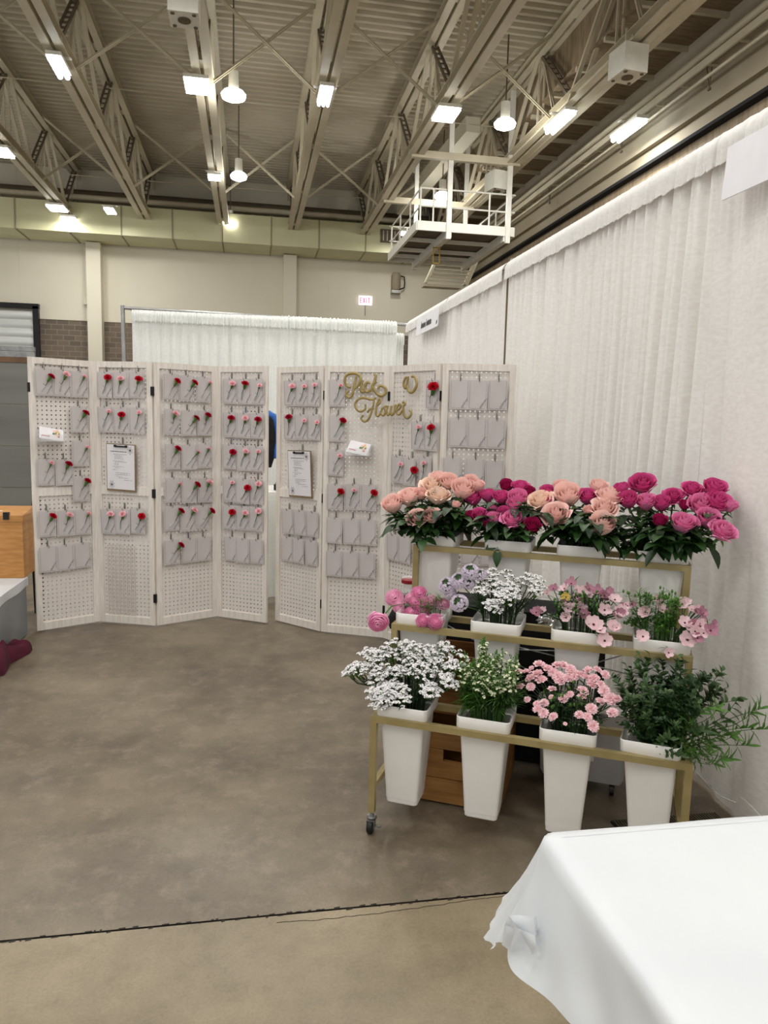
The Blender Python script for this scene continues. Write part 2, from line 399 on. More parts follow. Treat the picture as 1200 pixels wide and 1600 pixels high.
for i in range(5):
    for j, yy in enumerate((6.5, 12.1, 17.7)):
        t = thing('cross_brace', f'cream steel X brace, {("nearest", "middle", "farthest")[j]} in the {BAY[i]}', 'brace', 'X braces between trusses', (TX[i], yy, 0))
        dx = TX[i + 1] - TX[i]
        for a, b in ((ZB, ZT), (ZT, ZB)):
            mb = MB(); off = .02 if a == ZB else -.02
            mb.bar((.1, off, a), (dx - .1, off, b), .055, .012, up=(0, 1, 0)); mb.bar((.1, off, a), (dx - .1, off, b), .012, .055, up=(0, 1, 0))
            build(mb, 'brace_angle', m_steelp, t)
    for j, yy in enumerate((9.3, 14.9, 20.3)):
        mb = MB(); mb.tube([(TX[i] + .1, yy, 7.3), (TX[i + 1] - .1, yy, 7.3)], .011, 6)
        tag(build(mb, 'tie_rod', m_steelp), f'thin steel tie rod, {("nearest", "middle", "farthest")[j]} in the {BAY[i]}', 'rod', 'tie rods between trusses')

# ----------------------------------------------------- ducts, pipes at back
t = thing('air_duct', 'long pale rectangular air duct along the back wall', 'duct', loc=(0, 20.85, 0))
mb = MB(); mb.box((-1.5, 0, 6.28), (14.6, 1.2, .72)); build(mb, 'duct_body', m_duct, t)
x = -8.2
while x < 5.6:
    mb = MB(); mb.box((x, 0, 6.28), (.03, 1.23, .75)); x += 1.25
    build(mb, 'duct_seam', m_wallr, t)
mb = MB()
mb.box((4.1, -.63, 6.35), (1.3, .04, .34), mi=0)
for k in range(12): mb.box((3.52 + k * .105, -.655, 6.35), (.03, .03, .26), mi=1)
build(mb, 'vent_grille', [m_steeld, m_steelp], t)
for k, (z, r, lab) in enumerate(((6.86, .07, 'thin cream pipe running along the top of the back duct'), (7.05, .13, 'thick dark pipe above the back wall duct'))):
    mb = MB(); mb.tube([(XL + .2, 20.6 + .5 * k, z), (5.4, 20.6 + .5 * k, z)], r, 12)
    tag(build(mb, 'ceiling_pipe', m_steelp if k == 0 else m_steeld, smooth=60), lab, 'pipe')
mb = MB()
def hood(u, v):
    a = u * 2 * PI; r = .75 * (1 - .0 * v) - .35 * v; return (r * math.cos(a), r * .5 * math.sin(a), 6.3 + v * .55)
# diagonal duct elbow near platform
mb = MB(); mb.bar((3.9, 19.6, 6.9), (4.35, 14.9, 7.3), .3, .3)
tag(build(mb, 'air_duct', m_wallc), 'sloping cream duct rising between trusses behind the platform', 'duct')
# pipes along right wall
for k, (x, z, r, lab) in enumerate(((5.98, 6.42, .05, 'upper round pipe along the right wall beam'), (6.05, 6.14, .025, 'thin lower conduit along the right wall beam'))):
    mb = MB(); mb.tube([(x, -3, z), (x, 21, z)], r, 10)
    for yy in range(2, 21, 2): mb.bar((x, yy, z), (x + .2, yy, z + .1), .03)
    tag(build(mb, 'ceiling_pipe', m_steelp, smooth=60), lab, 'pipe')
t = thing('wall_tray', 'cream steel cable tray hung along the right wall beam', 'tray')
mb = MB(); mb.box((5.97, 9, 6.28), (.03, 24, .1)); mb.box((6.17, 9, 6.28), (.03, 24, .1)); build(mb, 'tray_rail', m_steelp, t)
for k in range(34): mb = MB(); mb.box((6.07, -1.5 + k * .65, 6.25), (.18, .03, .02)); build(mb, 'tray_rung', m_steelp, t)
t = thing('long_strip_channel', 'pale lit steel channel beside the rightmost truss', 'channel'); mb = MB()
mb.box((5.12, 9, 6.38), (.1, 24, .09)); build(mb, 'channel', m_steelp, t)

# -------------------------------------------------------------- luminaires
def lamp_energy(o, e, size, col=(1, .985, .955)):
    L = bpy.data.lights.new('lamp_light', 'AREA'); L.shape = 'RECTANGLE'; L.size = size[0]; L.size_y = size[1]; L.energy = e; L.color = col
    l = bpy.data.objects.new('lamp_light', L); COL.objects.link(l); l.parent = o; return l
def highbay(x, y, w, l, z, label, tilt=0, mt=None, tubes=0):
    t = thing('high_bay_light', label, 'light', 'rectangular high bay lights', (x, y, z), (0, tilt, 0))
    mb = MB(); mb.box((0, 0, .06), (w, l, .05)); mb.tube([(0, 0, .08), (0, 0, .135)], .015, 6); mb.box((0, 0, .134), (.34, .08, .01)); build(mb, 'housing', m_white, t)
    mb = MB()
    if tubes:
        for k in range(tubes):
            xx = (k - (tubes - 1) / 2) * w / tubes; mb.tube([(xx, -l / 2 + .02, .0), (xx, l / 2 - .02, .0)], w / tubes * .36, 10)
    else: mb.box((0, 0, .015), (w * .94, l * .94, .035))
    build(mb, 'diffuser', mt or m_lamp, t)
    a = lamp_energy(t, 32, (w, l)); a.location = (0, 0, -.05); return t
def pl(x, y, z): p = at_z(x, y, z); return p.x, p.y
for (px, py, w, l, lab, tu, mt) in (
        (308, 137, .36, .5, 'brightest square light under the third truss from left', 0, None),
        (92, 106, .2, .62, 'bluish strip light under the second truss from left', 2, m_lampc),
        (508, 152, .2, .62, 'three tube light under the fourth truss from left', 3, m_lampc),
        (697, 181, .36, .52, 'bright slanted light under the truss above the platform', 0, None),
        (875, 192, .2, .85, 'strip light on the rightmost truss left of white projector box', 2, m_lampc),
        (335, 279, .26, .3, 'small boxy light under third truss, beyond the brightest one', 0, None),
        (568, 384, .36, .5, 'light at back end of the truss left of the platform', 0, None),
        (2, 240, .36, .5, 'light cut by the left edge of the photo', 0, None),
        (89, 327, .4, .5, 'light at far left above the duct, upper of two', 0, None),
        (109, 345, .36, .5, 'light at far left above the duct, lower of two', 0, None),
        (172, 331, .22, .5, 'small boxed light near the back between two left trusses', 0, None),
        (358, 368, .36, .5, 'light at back end of the third truss from left', 0, None),
        (632, 366, .22, .3, 'small light at back beneath the platform corner', 0, None)):
    x, y = pl(px, py, 6.2); highbay(x, y, w, l, 6.2, lab, 0, mt, tu)
p = at_plane(982, 205, (5.78, 0, 0), (1, 0, 0)); highbay(p.x, p.y, .2, .85, p.z, 'strip light hung beside the right wall beam', 0, m_lampc, 2)
def pendant(px, py, z, r, label):
    p = at_z(px, py, z)
    t = thing('pendant_light', label, 'light', 'round pendant lights', p)
    mb = MB(); mb.tube([(0, 0, .3), (0, 0, ZT - z)], .012, 6); build(mb, 'suspension_rod', m_steeld, t)
    mb = MB(); mb.lathe([(.001, .34), (.075, .33), (.08, .1), (.1, .07)], 18); build(mb, 'ballast_housing', m_white, t, 50)
    mb = MB(); mb.lathe([(.1, .07), (r * .8, .045), (r, .0), (r * .93, -.05), (r * .5, -.085), (.001, -.095)], 24); build(mb, 'lens_shade', m_lamp, t, 60)
    L = bpy.data.lights.new('lamp_light', 'POINT'); L.energy = 34; L.shadow_soft_size = .12; L.color = (1, .985, .955)
    a = bpy.data.objects.new('lamp_light', L); COL.objects.link(a); a.parent = t; a.location = (0, 0, -.24)
pendant(365, 148, 6.35, .19, 'round pendant light beside the third truss, nearest pendant')
pendant(373, 275, 6.35, .17, 'round pendant light below the nearest pendant, farther down the hall')
pendant(789, 193, 6.35, .18, 'round pendant light right of the bright slanted light')
pendant(691, 306, 6.35, .17, 'round pendant light seen through the platform railing')
pendant(360, 350, 6.4, .2, 'round pendant light just above the far duct')
# more of the same fittings over and behind the photographer
k = 0
for xx in TX:
    for yy in (-1.5, 3.0, 7.5):
        highbay(xx, yy, .36, .52, 6.2, f'high bay light outside the frame, under the {ORD[TX.index(xx)]} truss, {("behind", "above", "ahead of")[k % 3]} the viewpoint'); k += 1

def speaker_box(px, py, z, rz, label):
    p = at_z(px, py, z)
    t = thing('ceiling_speaker', label, 'speaker', None, p, (0, 0, rz))
    mb = MB(); mb.box((0, 0, .18), (.34, .38, .34)); build(mb, 'cabinet', m_white, t)
    mb = MB(); mb.lathe([(.075, -.002), (.075, .012)], 20); mb.loops([], 0, 0) if 0 else None
    for sx in (-1, 1):
        for sy in (-1, 1): mb.lathe([(.024, -.002), (.024, .012)], 12, (sx * .12, sy * .14, 0))
    build(mb, 'port', m_steeld, t, 50)
    mb = MB(); mb.bar((-.05, 0, .35), (-.05, 0, .6), .025); mb.bar((.05, 0, .35), (.05, 0, .6), .025); build(mb, 'bracket', m_steelp, t)
speaker_box(288, 33, 5.98, 0, 'white speaker box with round ports at top of photo')
speaker_box(980, 122, 5.95, .1, 'white speaker box with round ports near rightmost truss')
speaker_box(776, 300, 5.9, .2, 'dim white speaker box behind the platform railing')

# --------------------------------------------------------- hanging platform
t = thing('hanging_platform', 'white steel maintenance platform with railings hung from the trusses', 'platform', None, (0, 0, 0))
zf = 5.1; X0, X1, Y0, Y1 = 3.1, 5.0, 14.1, 17.0
mb = MB(); mb.box(((X0 + X1) / 2, Y0, zf), (X1 - X0, .05, .17)); mb.box(((X0 + X1) / 2, Y1, zf), (X1 - X0, .05, .17)); mb.box((X0, (Y0 + Y1) / 2, zf), (.05, Y1 - Y0, .17)); mb.box((X1, (Y0 + Y1) / 2, zf), (.05, Y1 - Y0, .17))
mb.box((3.72, (Y0 + Y1) / 2, zf - .1), (.1, Y1 - Y0, .16)); mb.box((4.85, (Y0 + Y1) / 2, zf - .1), (.1, Y1 - Y0, .16))
for yy in (15.0, 15.9, 16.5): mb.box(((X0 + X1) / 2, yy, zf - .05), (X1 - X0, .06, .07))
build(mb, 'edge_beam', m_white, t)
mb = MB(); mb.box(((X0 + X1) / 2, (Y0 + Y1) / 2, zf + .02), (X1 - X0 - .06, Y1 - Y0 - .06, .03)); build(mb, 'deck_plate', m_steeld, t)
for xx, yy in ((3.7, Y0 - .03), (4.87, Y0 - .03), (3.7, Y1 + .03), (4.87, Y1 + .03)):
    mb = MB(); mb.box((xx, yy, (zf - .22 + 7.7) / 2), (.09, .07, 7.7 - zf + .22)); build(mb, 'hanger_post', m_white, t)
for yy in (Y0 - .03, Y1 + .03): mb = MB(); mb.box((4.0, yy, 6.36), (2.1, .1, .13)); build(mb, 'hanger_beam', m_steelp, t)
mb = MB()
for z in (zf + .36, zf + .68):
    for a, b in (((X0 + .05, Y0), (X1, Y0)), ((X0 + .05, Y0), (X0 + .05, Y1)), ((X1, Y0), (X1, Y1)), ((X0, Y1), (X1, Y1))): mb.tube([(*a, z), (*b, z)], .017, 6)
for xx, yy in ((X0 + .05, Y0), (3.4, Y0), (4.5, Y0), (X0 + .05, 15), (X0 + .05, 16), (X0 + .05, Y1), (3.5, Y1), (4.4, Y1), (X1, 15.2), (X1, 16.2)): mb.tube([(xx, yy, zf), (xx, yy, zf + .68)], .017, 6)
build(mb, 'railing', m_white, t)
mb = MB(); mb.bar((3.62, 14.9, zf - .18), (3.62, 14.9, zf - .5), .02); mb.bar((3.75, 14.9, zf - .18), (3.75, 14.9, zf - .5), .02); mb.bar((3.62, 14.9, zf - .5), (3.75, 14.9, zf - .5), .02); mb.bar((3.62, 14.9, zf - .2), (3.75, 14.9, zf - .2), .02)
build(mb, 'yellow_bracket', m_yellow, t)
t = thing('stair_flight', 'short cream steel stair hung below the far side of the platform', 'stair')
A = Vector((4.55, 18.4, 5.42)); B = Vector((4.3, 18.4, 4.85))
for k, s in enumerate((0, 1)):
    mb = MB(); o_ = Vector((s * 1.0, 0, 0)); mb.bar(A + o_, B + o_, .06, .22, up=(0, 1, 0)); build(mb, 'stringer', m_steelp, t)
for k in range(6):
    mb = MB(); p = A.lerp(B, (k + .3) / 6); mb.box(p + Vector((.5, 0, 0)), (1.0, .07, .02)); build(mb, 'tread', m_steelp, t)
mb = MB(); mb.bar(A + Vector((1.05, -.15, .05)), B + Vector((1.0, -.15, -.1)), .035); mb.box((4.7, 18.4, 4.78), (.95, .3, .06)); build(mb, 'handrail', m_steelp, t)

# wall bits
t = thing('exit_sign', 'lit white EXIT sign with pink red letters on back wall', 'sign', None, (3.26, YB - .04, 4.83))
mb = MB(); mb.box((0, .01, 0), (.38, .06, .25)); build(mb, 'sign_box', m_exit, t)
mb = MB(); H_ = .15; W_ = .06; tk = .018; y_ = -.026
def seg(x0, z0, x1, z1): mb.bar((x0, y_, z0), (x1, y_, z1), tk, .008, up=(0, 1, 0))
cx = -.13
mb.box((cx - .025, y_, 0), (tk, .008, H_))
for z in (-H_ / 2 + .008, 0, H_ / 2 - .008): mb.box((cx, y_, z), (W_, .008, tk))
cx = -.045; seg(cx - .027, -H_ / 2, cx + .027, H_ / 2); seg(cx - .027, H_ / 2, cx + .027, -H_ / 2)
mb.box((.03, y_, 0), (tk, .008, H_)); mb.box((.1, y_, 0), (tk, .008, H_)); mb.box((.1, y_, H_ / 2 - .008), (.075, .008, tk))
build(mb, 'letters', m_exitr, t)
mb = MB(); mb.tube([(0, .02, -.13), (0, .02, -.42)], .008, 6); build(mb, 'conduit', m_steeld, t)
t = thing('wall_siren', 'grey cylindrical siren on back wall below the platform', 'siren', None, (4.12, YB - .14, 5.35))
mb = MB(); mb.lathe([(.001, .3), (.1, .28), (.13, .2), (.13, -.15), (.1, -.2), (.001, -.2)], 16); build(mb, 'body', m_wallr, t, 50)
mb = MB(); mb.box((0, 0, -.25), (.26, .2, .08)); build(mb, 'base', m_steel, t)
mb = MB(); mb.tube([(.12, 0, .2), (.24, 0, .18), (.26, 0, 0), (.24, 0, -.12), (.1, 0, -.18)], .02, 8); build(mb, 'cable', m_black, t, 60)
mb = MB(); mb.tube([(-4.32, YB - .06, 5.8), (-4.32, YB - .06, 4.5)], .03, 8); mb.box((-4.32, YB - .06, 4.42), (.14, .08, .2))
tag(build(mb, 'conduit', m_wallc), 'cream conduit with junction box beside left wall column', 'conduit')

# ================================================================== DRAPES
PH = 2.57
def drape(name, p, q, label, group, mt, seed, folds=9, amp=.035, top=PH, flat=0.0, zb=.02, nrm=1):
    p = Vector((*p, 0)); q = Vector((*q, 0)); d = q - p; L = d.length; d.normalize(); n = Vector((-d.y, d.x, 0)) * nrm
    r = random.Random(seed)
    comps = [(r.uniform(.6, 1.4) * folds, r.uniform(0, 6.28), r.uniform(.4, 1)) for _ in range(4)]
    fine = [(r.uniform(25, 60), r.uniform(0, 6.28), r.uniform(.3, 1)) for _ in range(4)]
    t = thing(name, label, 'drape', group, p)
    w1, w2, w3 = (r.uniform(0, 6.28) for _ in range(3)); f0 = folds / 1.5
    def off(u, v):
        x = u * L
        ph = 2 * PI * (f0 * x + .55 * math.sin(2.1 * x + w1) * f0 * .35 + .35 * math.sin(5.3 * x + w2) + .12 * math.sin(2.5 * v + 4 * x))
        ph2 = 2 * PI * (f0 * 2.3 * x + .5 * math.sin(3.7 * x + w3))
        loc = .45 + .55 * (.5 + .5 * math.sin(2.9 * x + w2)) ** 1.3
        s = (.62 - abs(math.sin(ph / 2)) ** .9) + .28 * (.6 - abs(math.sin(ph2 / 2)))
        g = sum(a * math.sin(2 * PI * f * x / 1.5 + p_) for f, p_, a in fine) / 2.6
        edge_ = min(1, x / .06, (L - x) / .06)
        return s * amp * loc * edge_ * (.35 + .65 * min(1, v * 2)) + g * .007 * max(0, 1 - v * 4)
    nu = int(max(80, L * 170))
    sag = lambda u: .0
    mb = MB()
    mb.grid(lambda u, v: d * (u * L) + n * off(u, v) + Vector((0, 0, (top - .06) - (top - .06 - zb) * v + .008 * math.sin(u * 11 + seed))), nu, 26)
    build(mb, 'panel', mt, t, smooth=179)
    mb = MB()
    def rod(u, v):
        a = PI * (v * 1.35 - .67); ru = .022 + .004 * sum(a_ * math.sin(2 * PI * f * u * L / 1.5 + ph) for f, ph, a_ in fine)
        if v < .0: pass
        return d * (u * L) + n * (off(u, 0) * .5) + n * (-ru * math.cos(2 * PI * v * .5 + PI * .5) * 1.2) + Vector((0, 0, top - .02 + ru * math.sin(PI * v)))
    def hem(u, v):
        g = sum(a_ * math.sin(2 * PI * f * u * L / 1.5 + ph + v) for f, ph, a_ in fine) * .007
        zz = top + .005 - .125 * v + g * .8; bul = .026 * math.sin(min(1, v * 2.4) * PI * .5) if v < .42 else .026
        return d * (u * L) + n * (off(u, 0) * .35 * v) + n * (-(.008 + bul) + g) * (1 if nrm > 0 else 1) + Vector((0, 0, zz))
    mb.grid(hem, nu, 8)
    mb.grid(lambda u, v: hem(u, 0) + n * .05 * v + Vector((0, 0, .01 * math.sin(PI * v))), nu, 3)
    build(mb, 'rod_pocket', mt, t, smooth=179)
    return t
XC = 1.8
segs = [(8.45, 6.68, 7), (6.7, 5.165, 4), (5.125, 3.88, 5), (3.9, 2.72, 7), (2.75, 1.18, 2), (1.2, -.6, 5)]
for i, (a, b, f) in enumerate(segs):
    drape('drape', (XC, a), (XC, b), ['white linen drape at far end of the right wall, by the corner', 'white linen drape just left of the dark vertical gap on the right',
          'white linen drape just right of the dark vertical gap', 'gathered white drape in the middle of the right wall', 'smooth flat white drape nearest on the right, under blank sign',
          'white linen drape beyond the right edge of the photo'][i], 'right wall drapes', m_drape, 10 + i, folds=f * 2.1, amp=.14 if i != 4 else .07, nrm=1)
YC = 8.5
bs = [(-1.25, -.42), (-.42, .42), (.42, 1.1), (1.1, 1.66)]
for i, (a, b) in enumerate(bs):
    drape('drape', (a, YC), (b, YC), f'white sheer back drape, {ORD[i]} from left behind the screens', 'back drapes', m_drape2, 30 + i, folds=(12, 14, 10, 10)[i], amp=.08, top=2.56)
def pipe(p, q, r, label):
    mb = MB(); mb.tube([p, q], r, 12); return tag(build(mb, 'drape_pipe', m_pipe, smooth=60), label, 'pipe', 'pipes holding up the drapes')
pa = pipe((-1.32, YC, .0), (-1.345, YC, 2.6), .022, 'leaning upright pipe at left end of the back drape')
pipe((-1.34, YC, 2.575), (1.78, YC + .02, 2.545), .018, 'horizontal pipe carrying the back drape')
pipe((XC + .03, YC + .04, 0), (XC + .03, YC + .04, 2.6), .024, 'upright pipe in the corner where the drapes meet')
pb = pipe((XC + .04, 5.14, 0), (XC + .04, 5.14, 2.6), .03, 'upright pipe in the gap of the right drapes')
pipe((XC + .03, YC, 2.53), (XC + .03, -.6, 2.53), .02, 'horizontal pipe carrying the right drapes')
mb = MB(); mb.tube([(0, 0, .0), (.05, -.0, -.015), (.1, 0, -.05)], .01, 6); tag(build(mb, 'pipe_hook', m_steel, loc=(-1.345, YC, 2.6)), 'small steel hook at top of the leaning left pipe', 'hook')
for (x, y) in ((-1.32, YC), (XC + .04, 5.14)):
    mb = MB(); mb.box((x, y, .004), (.4, .4, .008)); build(mb, 'base_plate', m_steel, pa if x < 0 else pb)
# behind-gap sheer cloth at corner
drape('drape', (1.68, YC + .25), (1.8, YC + .25), 'narrow white drape in the gap at the far corner', 'back drapes', m_drape2, 77, folds=6, amp=.01, top=2.46)

# signs hung on the right drape
t = thing('hanging_sign', 'blank white sign board on the near right drape', 'sign', None, (1.715, 2.13, 2.375), (0, .07, 0))
mb = MB(); mb.box((0, 0, 0), (.005, .88, .19)); build(mb, 'board', m_signw, t)
mb = MB(); mb.tube([(.0, .1, .09), (.02, .12, .15), (.04, .1, .19)], .002, 5); mb.tube([(.0, -.3, .09), (.02, -.32, .15), (.04, -.3, .19)], .002, 5); build(mb, 'hook', m_wire, t)
t = thing('hanging_sign', 'white sign board with small dark lettering on far right drape', 'sign', None, (1.71, 7.2, 2.41), (0, .05, 0))
mb = MB(); mb.box((0, 0, 0), (.005, .9, .175)); build(mb, 'board', m_signw, t)
mb = MB(); rr = random.Random(5); y = .24
for wd in (6, 6):       # two blurred words
    for k in range(wd):
        h = .05 if k else .07; mb.box((-.004, y, -.012 + (h - .05) / 2), (.002, .008, h)); mb.box((-.004, y - .012, -.012 + rr.choice((.02, -.02, .0))), (.002, .018, .01)); mb.box((-.004, y - .02, -.015), (.002, .008, .04)); y -= .034
    y -= .025
mb.box((-.004, -.39, -.05), (.002, .012, .03)); mb.box((-.004, -.41, -.045), (.002, .01, .035))
build(mb, 'lettering', m_inkdark, t)

# ================================================================= SCREENS
HP = 1.79
PTS_L = [(-1.383, 5.055), (-1.024, 5.271), (-.628, 5.12), (-.228, 5.334), (.127, 5.116)]
PTS_R = [(.187, 5.19), (.482, 4.876), (.885, 4.69), (1.12, 4.3), (1.545, 4.19)]
PAN = []
scr = []
for si, (pts, side) in enumerate(((PTS_L, 'left'), (PTS_R, 'right'))):
    c = sum((Vector((*p, 0)) for p in pts), Vector()) / 5
    t = thing('folding_screen', f'{side} whitewashed four panel folding pegboard screen', 'screen', 'folding screens', c); scr.append(t)
    for k in range(4):
        A = Vector((*pts[k], 0)); B = Vector((*pts[k + 1], 0)); d = (B - A); W = d.length - .008; d.normalize(); n = Vector((-d.y, d.x, 0))
        Mx = frame(A + d * .004, d, n); PAN.append((Mx, W, side, k))
        loc = Matrix.Translation(-c) @ Mx
        st = .037; D = .02
        mb = MB()
        for x in (st / 2, W - st / 2): mb.box((x, 0, HP / 2 + .005), (st, D, HP - .01))
        mb.box((W / 2, 0, HP - .02), (W - 2 * st, D, .04)); mb.box((W / 2, 0, .93), (W - 2 * st, D, .055)); mb.box((W / 2, 0, .035), (W - 2 * st, D, .05))
        f = build(mb, 'panel_frame', m_frame, t, mw=loc)
        for z0, z1 in ((.06, .9025), (.9575, HP - .04)):
            mb = MB(); w2 = W - 2 * st; mb.box((0, 0, (z1 - z0) / 2), (w2, .004, z1 - z0))
            b = build(mb, 'pegboard', m_peg, f, loc=(W / 2, .003, z0))
        if k < 3:
            for z in (.2, .92, 1.6):
                mb = MB(); mb.box((W + .004, -.004 if k % 2 else .004, z), (.022 if k % 2 else .014, .024, .058)); mb.tube([(W + .004, -.014 if k % 2 else .0, z - .029), (W + .004, -.014 if k % 2 else .0, z + .029)], .005, 8)
                build(mb, 'hinge', m_black, f)
    # outer-edge hinge leaves seen on the first stile
    if si == 0:
        Mx0 = Matrix.Translation(-c) @ PAN[0][0]
        mb = MB(); mb.box((0, 0, 1.6), (.012, .024, .058)); build(mb, 'hinge', m_black, t, mw=Mx0)
def on_panel(k, px, py, off=-.02):
    Mx, W, side, j = PAN[k]; n = Mx.col[1].xyz; o = Mx.translation + n * off
    P = at_plane(px, py, o, n); l = Mx.inverted() @ P; return l.x, l.z
PNAME = ['leftmost panel', 'second panel', 'third panel', 'rightmost panel']

# shared meshes for cards, hooks, carnations
CW, CHT = .112, .172
mb = MB(); mb.box((0, 0, -CHT / 2), (CW, .0012, CHT)); me_card = mb.mesh('card', m_card)
mb = MB()
for x in (-CW / 2 + .008,): mb.box((x, -.0012, -CHT / 2), (.0008, .0006, CHT - .016))
mb.box((0, -.0012, -CHT + .008), (CW - .016, .0006, .0008)); mb.box((CW / 2 - .008, -.0012, -CHT / 2 + .01), (.0008, .0006, CHT - .03))
rr = random.Random(2)
sp = [Vector((.014 + .034 * s, -.0012, -CHT + .014 + .05 * s ** 1.15)) for s in [i / 8 for i in range(9)]]
for a, b in zip(sp, sp[1:]): mb.bar(a, b, .0008, .0006)
for a in sp:
    for s in (-1, 1):
        for q in range(1):
            an = rr.uniform(.3, 1.3) * s + .8; l = rr.uniform(.005, .012); e = a + Vector((math.cos(an) * l, 0, math.sin(an) * l)); nn = Vector((-math.sin(an), 0, math.cos(an))) * .0016
            mb.add([a, (a + e) / 2 + nn, e, (a + e) / 2 - nn], [(0, 1, 2, 3)])
me_print = mb.mesh('card_print', m_print)
mb = MB(); mb.tube([(0, .012, .034), (0, -.008, .034), (0, -.01, .028), (0, -.01, -.004), (0, -.016, -.012), (0, -.03, -.012), (0, -.034, -.004), (0, -.034, .004)], .0017, 6)
mb.box((0, .0, .012), (.006, .003, .035)); me_hook = mb.mesh('peg_hook', m_wire, 60)

def mk_carnation(seed, layers=6, kf=11):
    r = random.Random(seed); mb = MB()
    for l in range(layers):
        ang = .2 + 1.25 * l / (layers - 1); R = .75 + .25 * l / (layers - 1); ph = r.uniform(0, 6.28); nf = kf + r.randint(-2, 3)
        def fn(u, v, ang=ang, R=R, ph=ph, nf=nf, l=l):
            th = u * 2 * PI; rr_ = v * R
            zz = .12 * math.sin(nf * th + ph) * v ** 2; ra = rr_ * (1 + .1 * math.sin(nf * 2.0 * th + ph * 2) * v)
            a = ang + zz * .9; h = 0.15
            return Vector((math.sin(a) * ra * math.cos(th), math.sin(a) * ra * math.sin(th), h * .2 + math.cos(a) * ra * .8 + .08 * math.sin(nf * th * .5 + ph) * v))
        mb.grid(fn, 44, 5)
    return mb
ME_CARN = {}
for nm, mt in (('crimson', m_crim), ('red', m_redp), ('pale pink', m_pinkc)):
    ME_CARN[nm] = [mk_carnation(s * 7 + 1).mesh('carnation_bloom', mt, 179) for s in range(3)]
mb = MB(); mb.lathe([(.001, -1.5), (.12, -1.45), (.3, -1.1), (.34, -.6), (.42, -.1), (.5, .12)], 10, cap=False)
for k in range(5):
    a = k * 2 * PI / 5; mb.add([(.3 * math.cos(a - .4), .3 * math.sin(a - .4), -.5), (.3 * math.cos(a + .4), .3 * math.sin(a + .4), -.5), (.62 * math.cos(a), .62 * math.sin(a), .1)], [(0, 1, 2)])
me_calyx = mb.mesh('calyx', m_leafb, 60)
def carnation(k, hx, hy, card, color, size, label, seed):
    """bloom centre at image point on panel plane; stem runs down-left across its card"""
    Mx, W, side, j = PAN[k]; r = random.Random(seed)
    x, z = on_panel(k, hx, hy, -.05)
    cx, cz = card
    dirv = Vector((x - (cx - .02), 0, z - (cz - CHT * .86)))
    tilt = dirv.normalized()
    t = thing('carnation', label, 'carnation', 'carnations on the folding screens', mw=Mx @ Matrix.Translation((x, -.045, z)))
    front = (tilt + Vector((0, -.35 - r.random() * .55, 0))).normalized()
    mt = ME_CARN[color][seed % 3]
    link('bloom', mt, t, mw=aim((0, 0, 0), front, r.uniform(0, 6)) @ Matrix.Scale(size, 4))
    link('calyx', me_calyx, t, mw=aim(-front * size * .15, (tilt + Vector((0, -.25, 0))).normalized()) @ Matrix.Scale(size * (1.0 if color != 'pale pink' else 1.05), 4))
    L = dirv.length; mb = MB(); e = -tilt * L * .93 + Vector((0, .016, 0)); bnd = Vector((tilt.z, 0, -tilt.x)) * r.uniform(-.008, .008)
    s0 = -tilt * size * 1.0 + Vector((0, .006, 0))
    mb.tube([s0, (s0 + e) / 2 + bnd, e], .0022, 6)
    if r.random() < .4: mb.bar((s0 + e) / 2 + bnd, (s0 + e) / 2 + bnd + Vector((-.016, -.004, .014)), .003, .001)
    build(mb, 'stem', m_stemd, t, smooth=60)
    mb = MB(); mb.tube([s0 * .5 + e * .5 + bnd, e * 1.02], .0048, 8); build(mb, 'water_tube', m_tube, t, smooth=60)

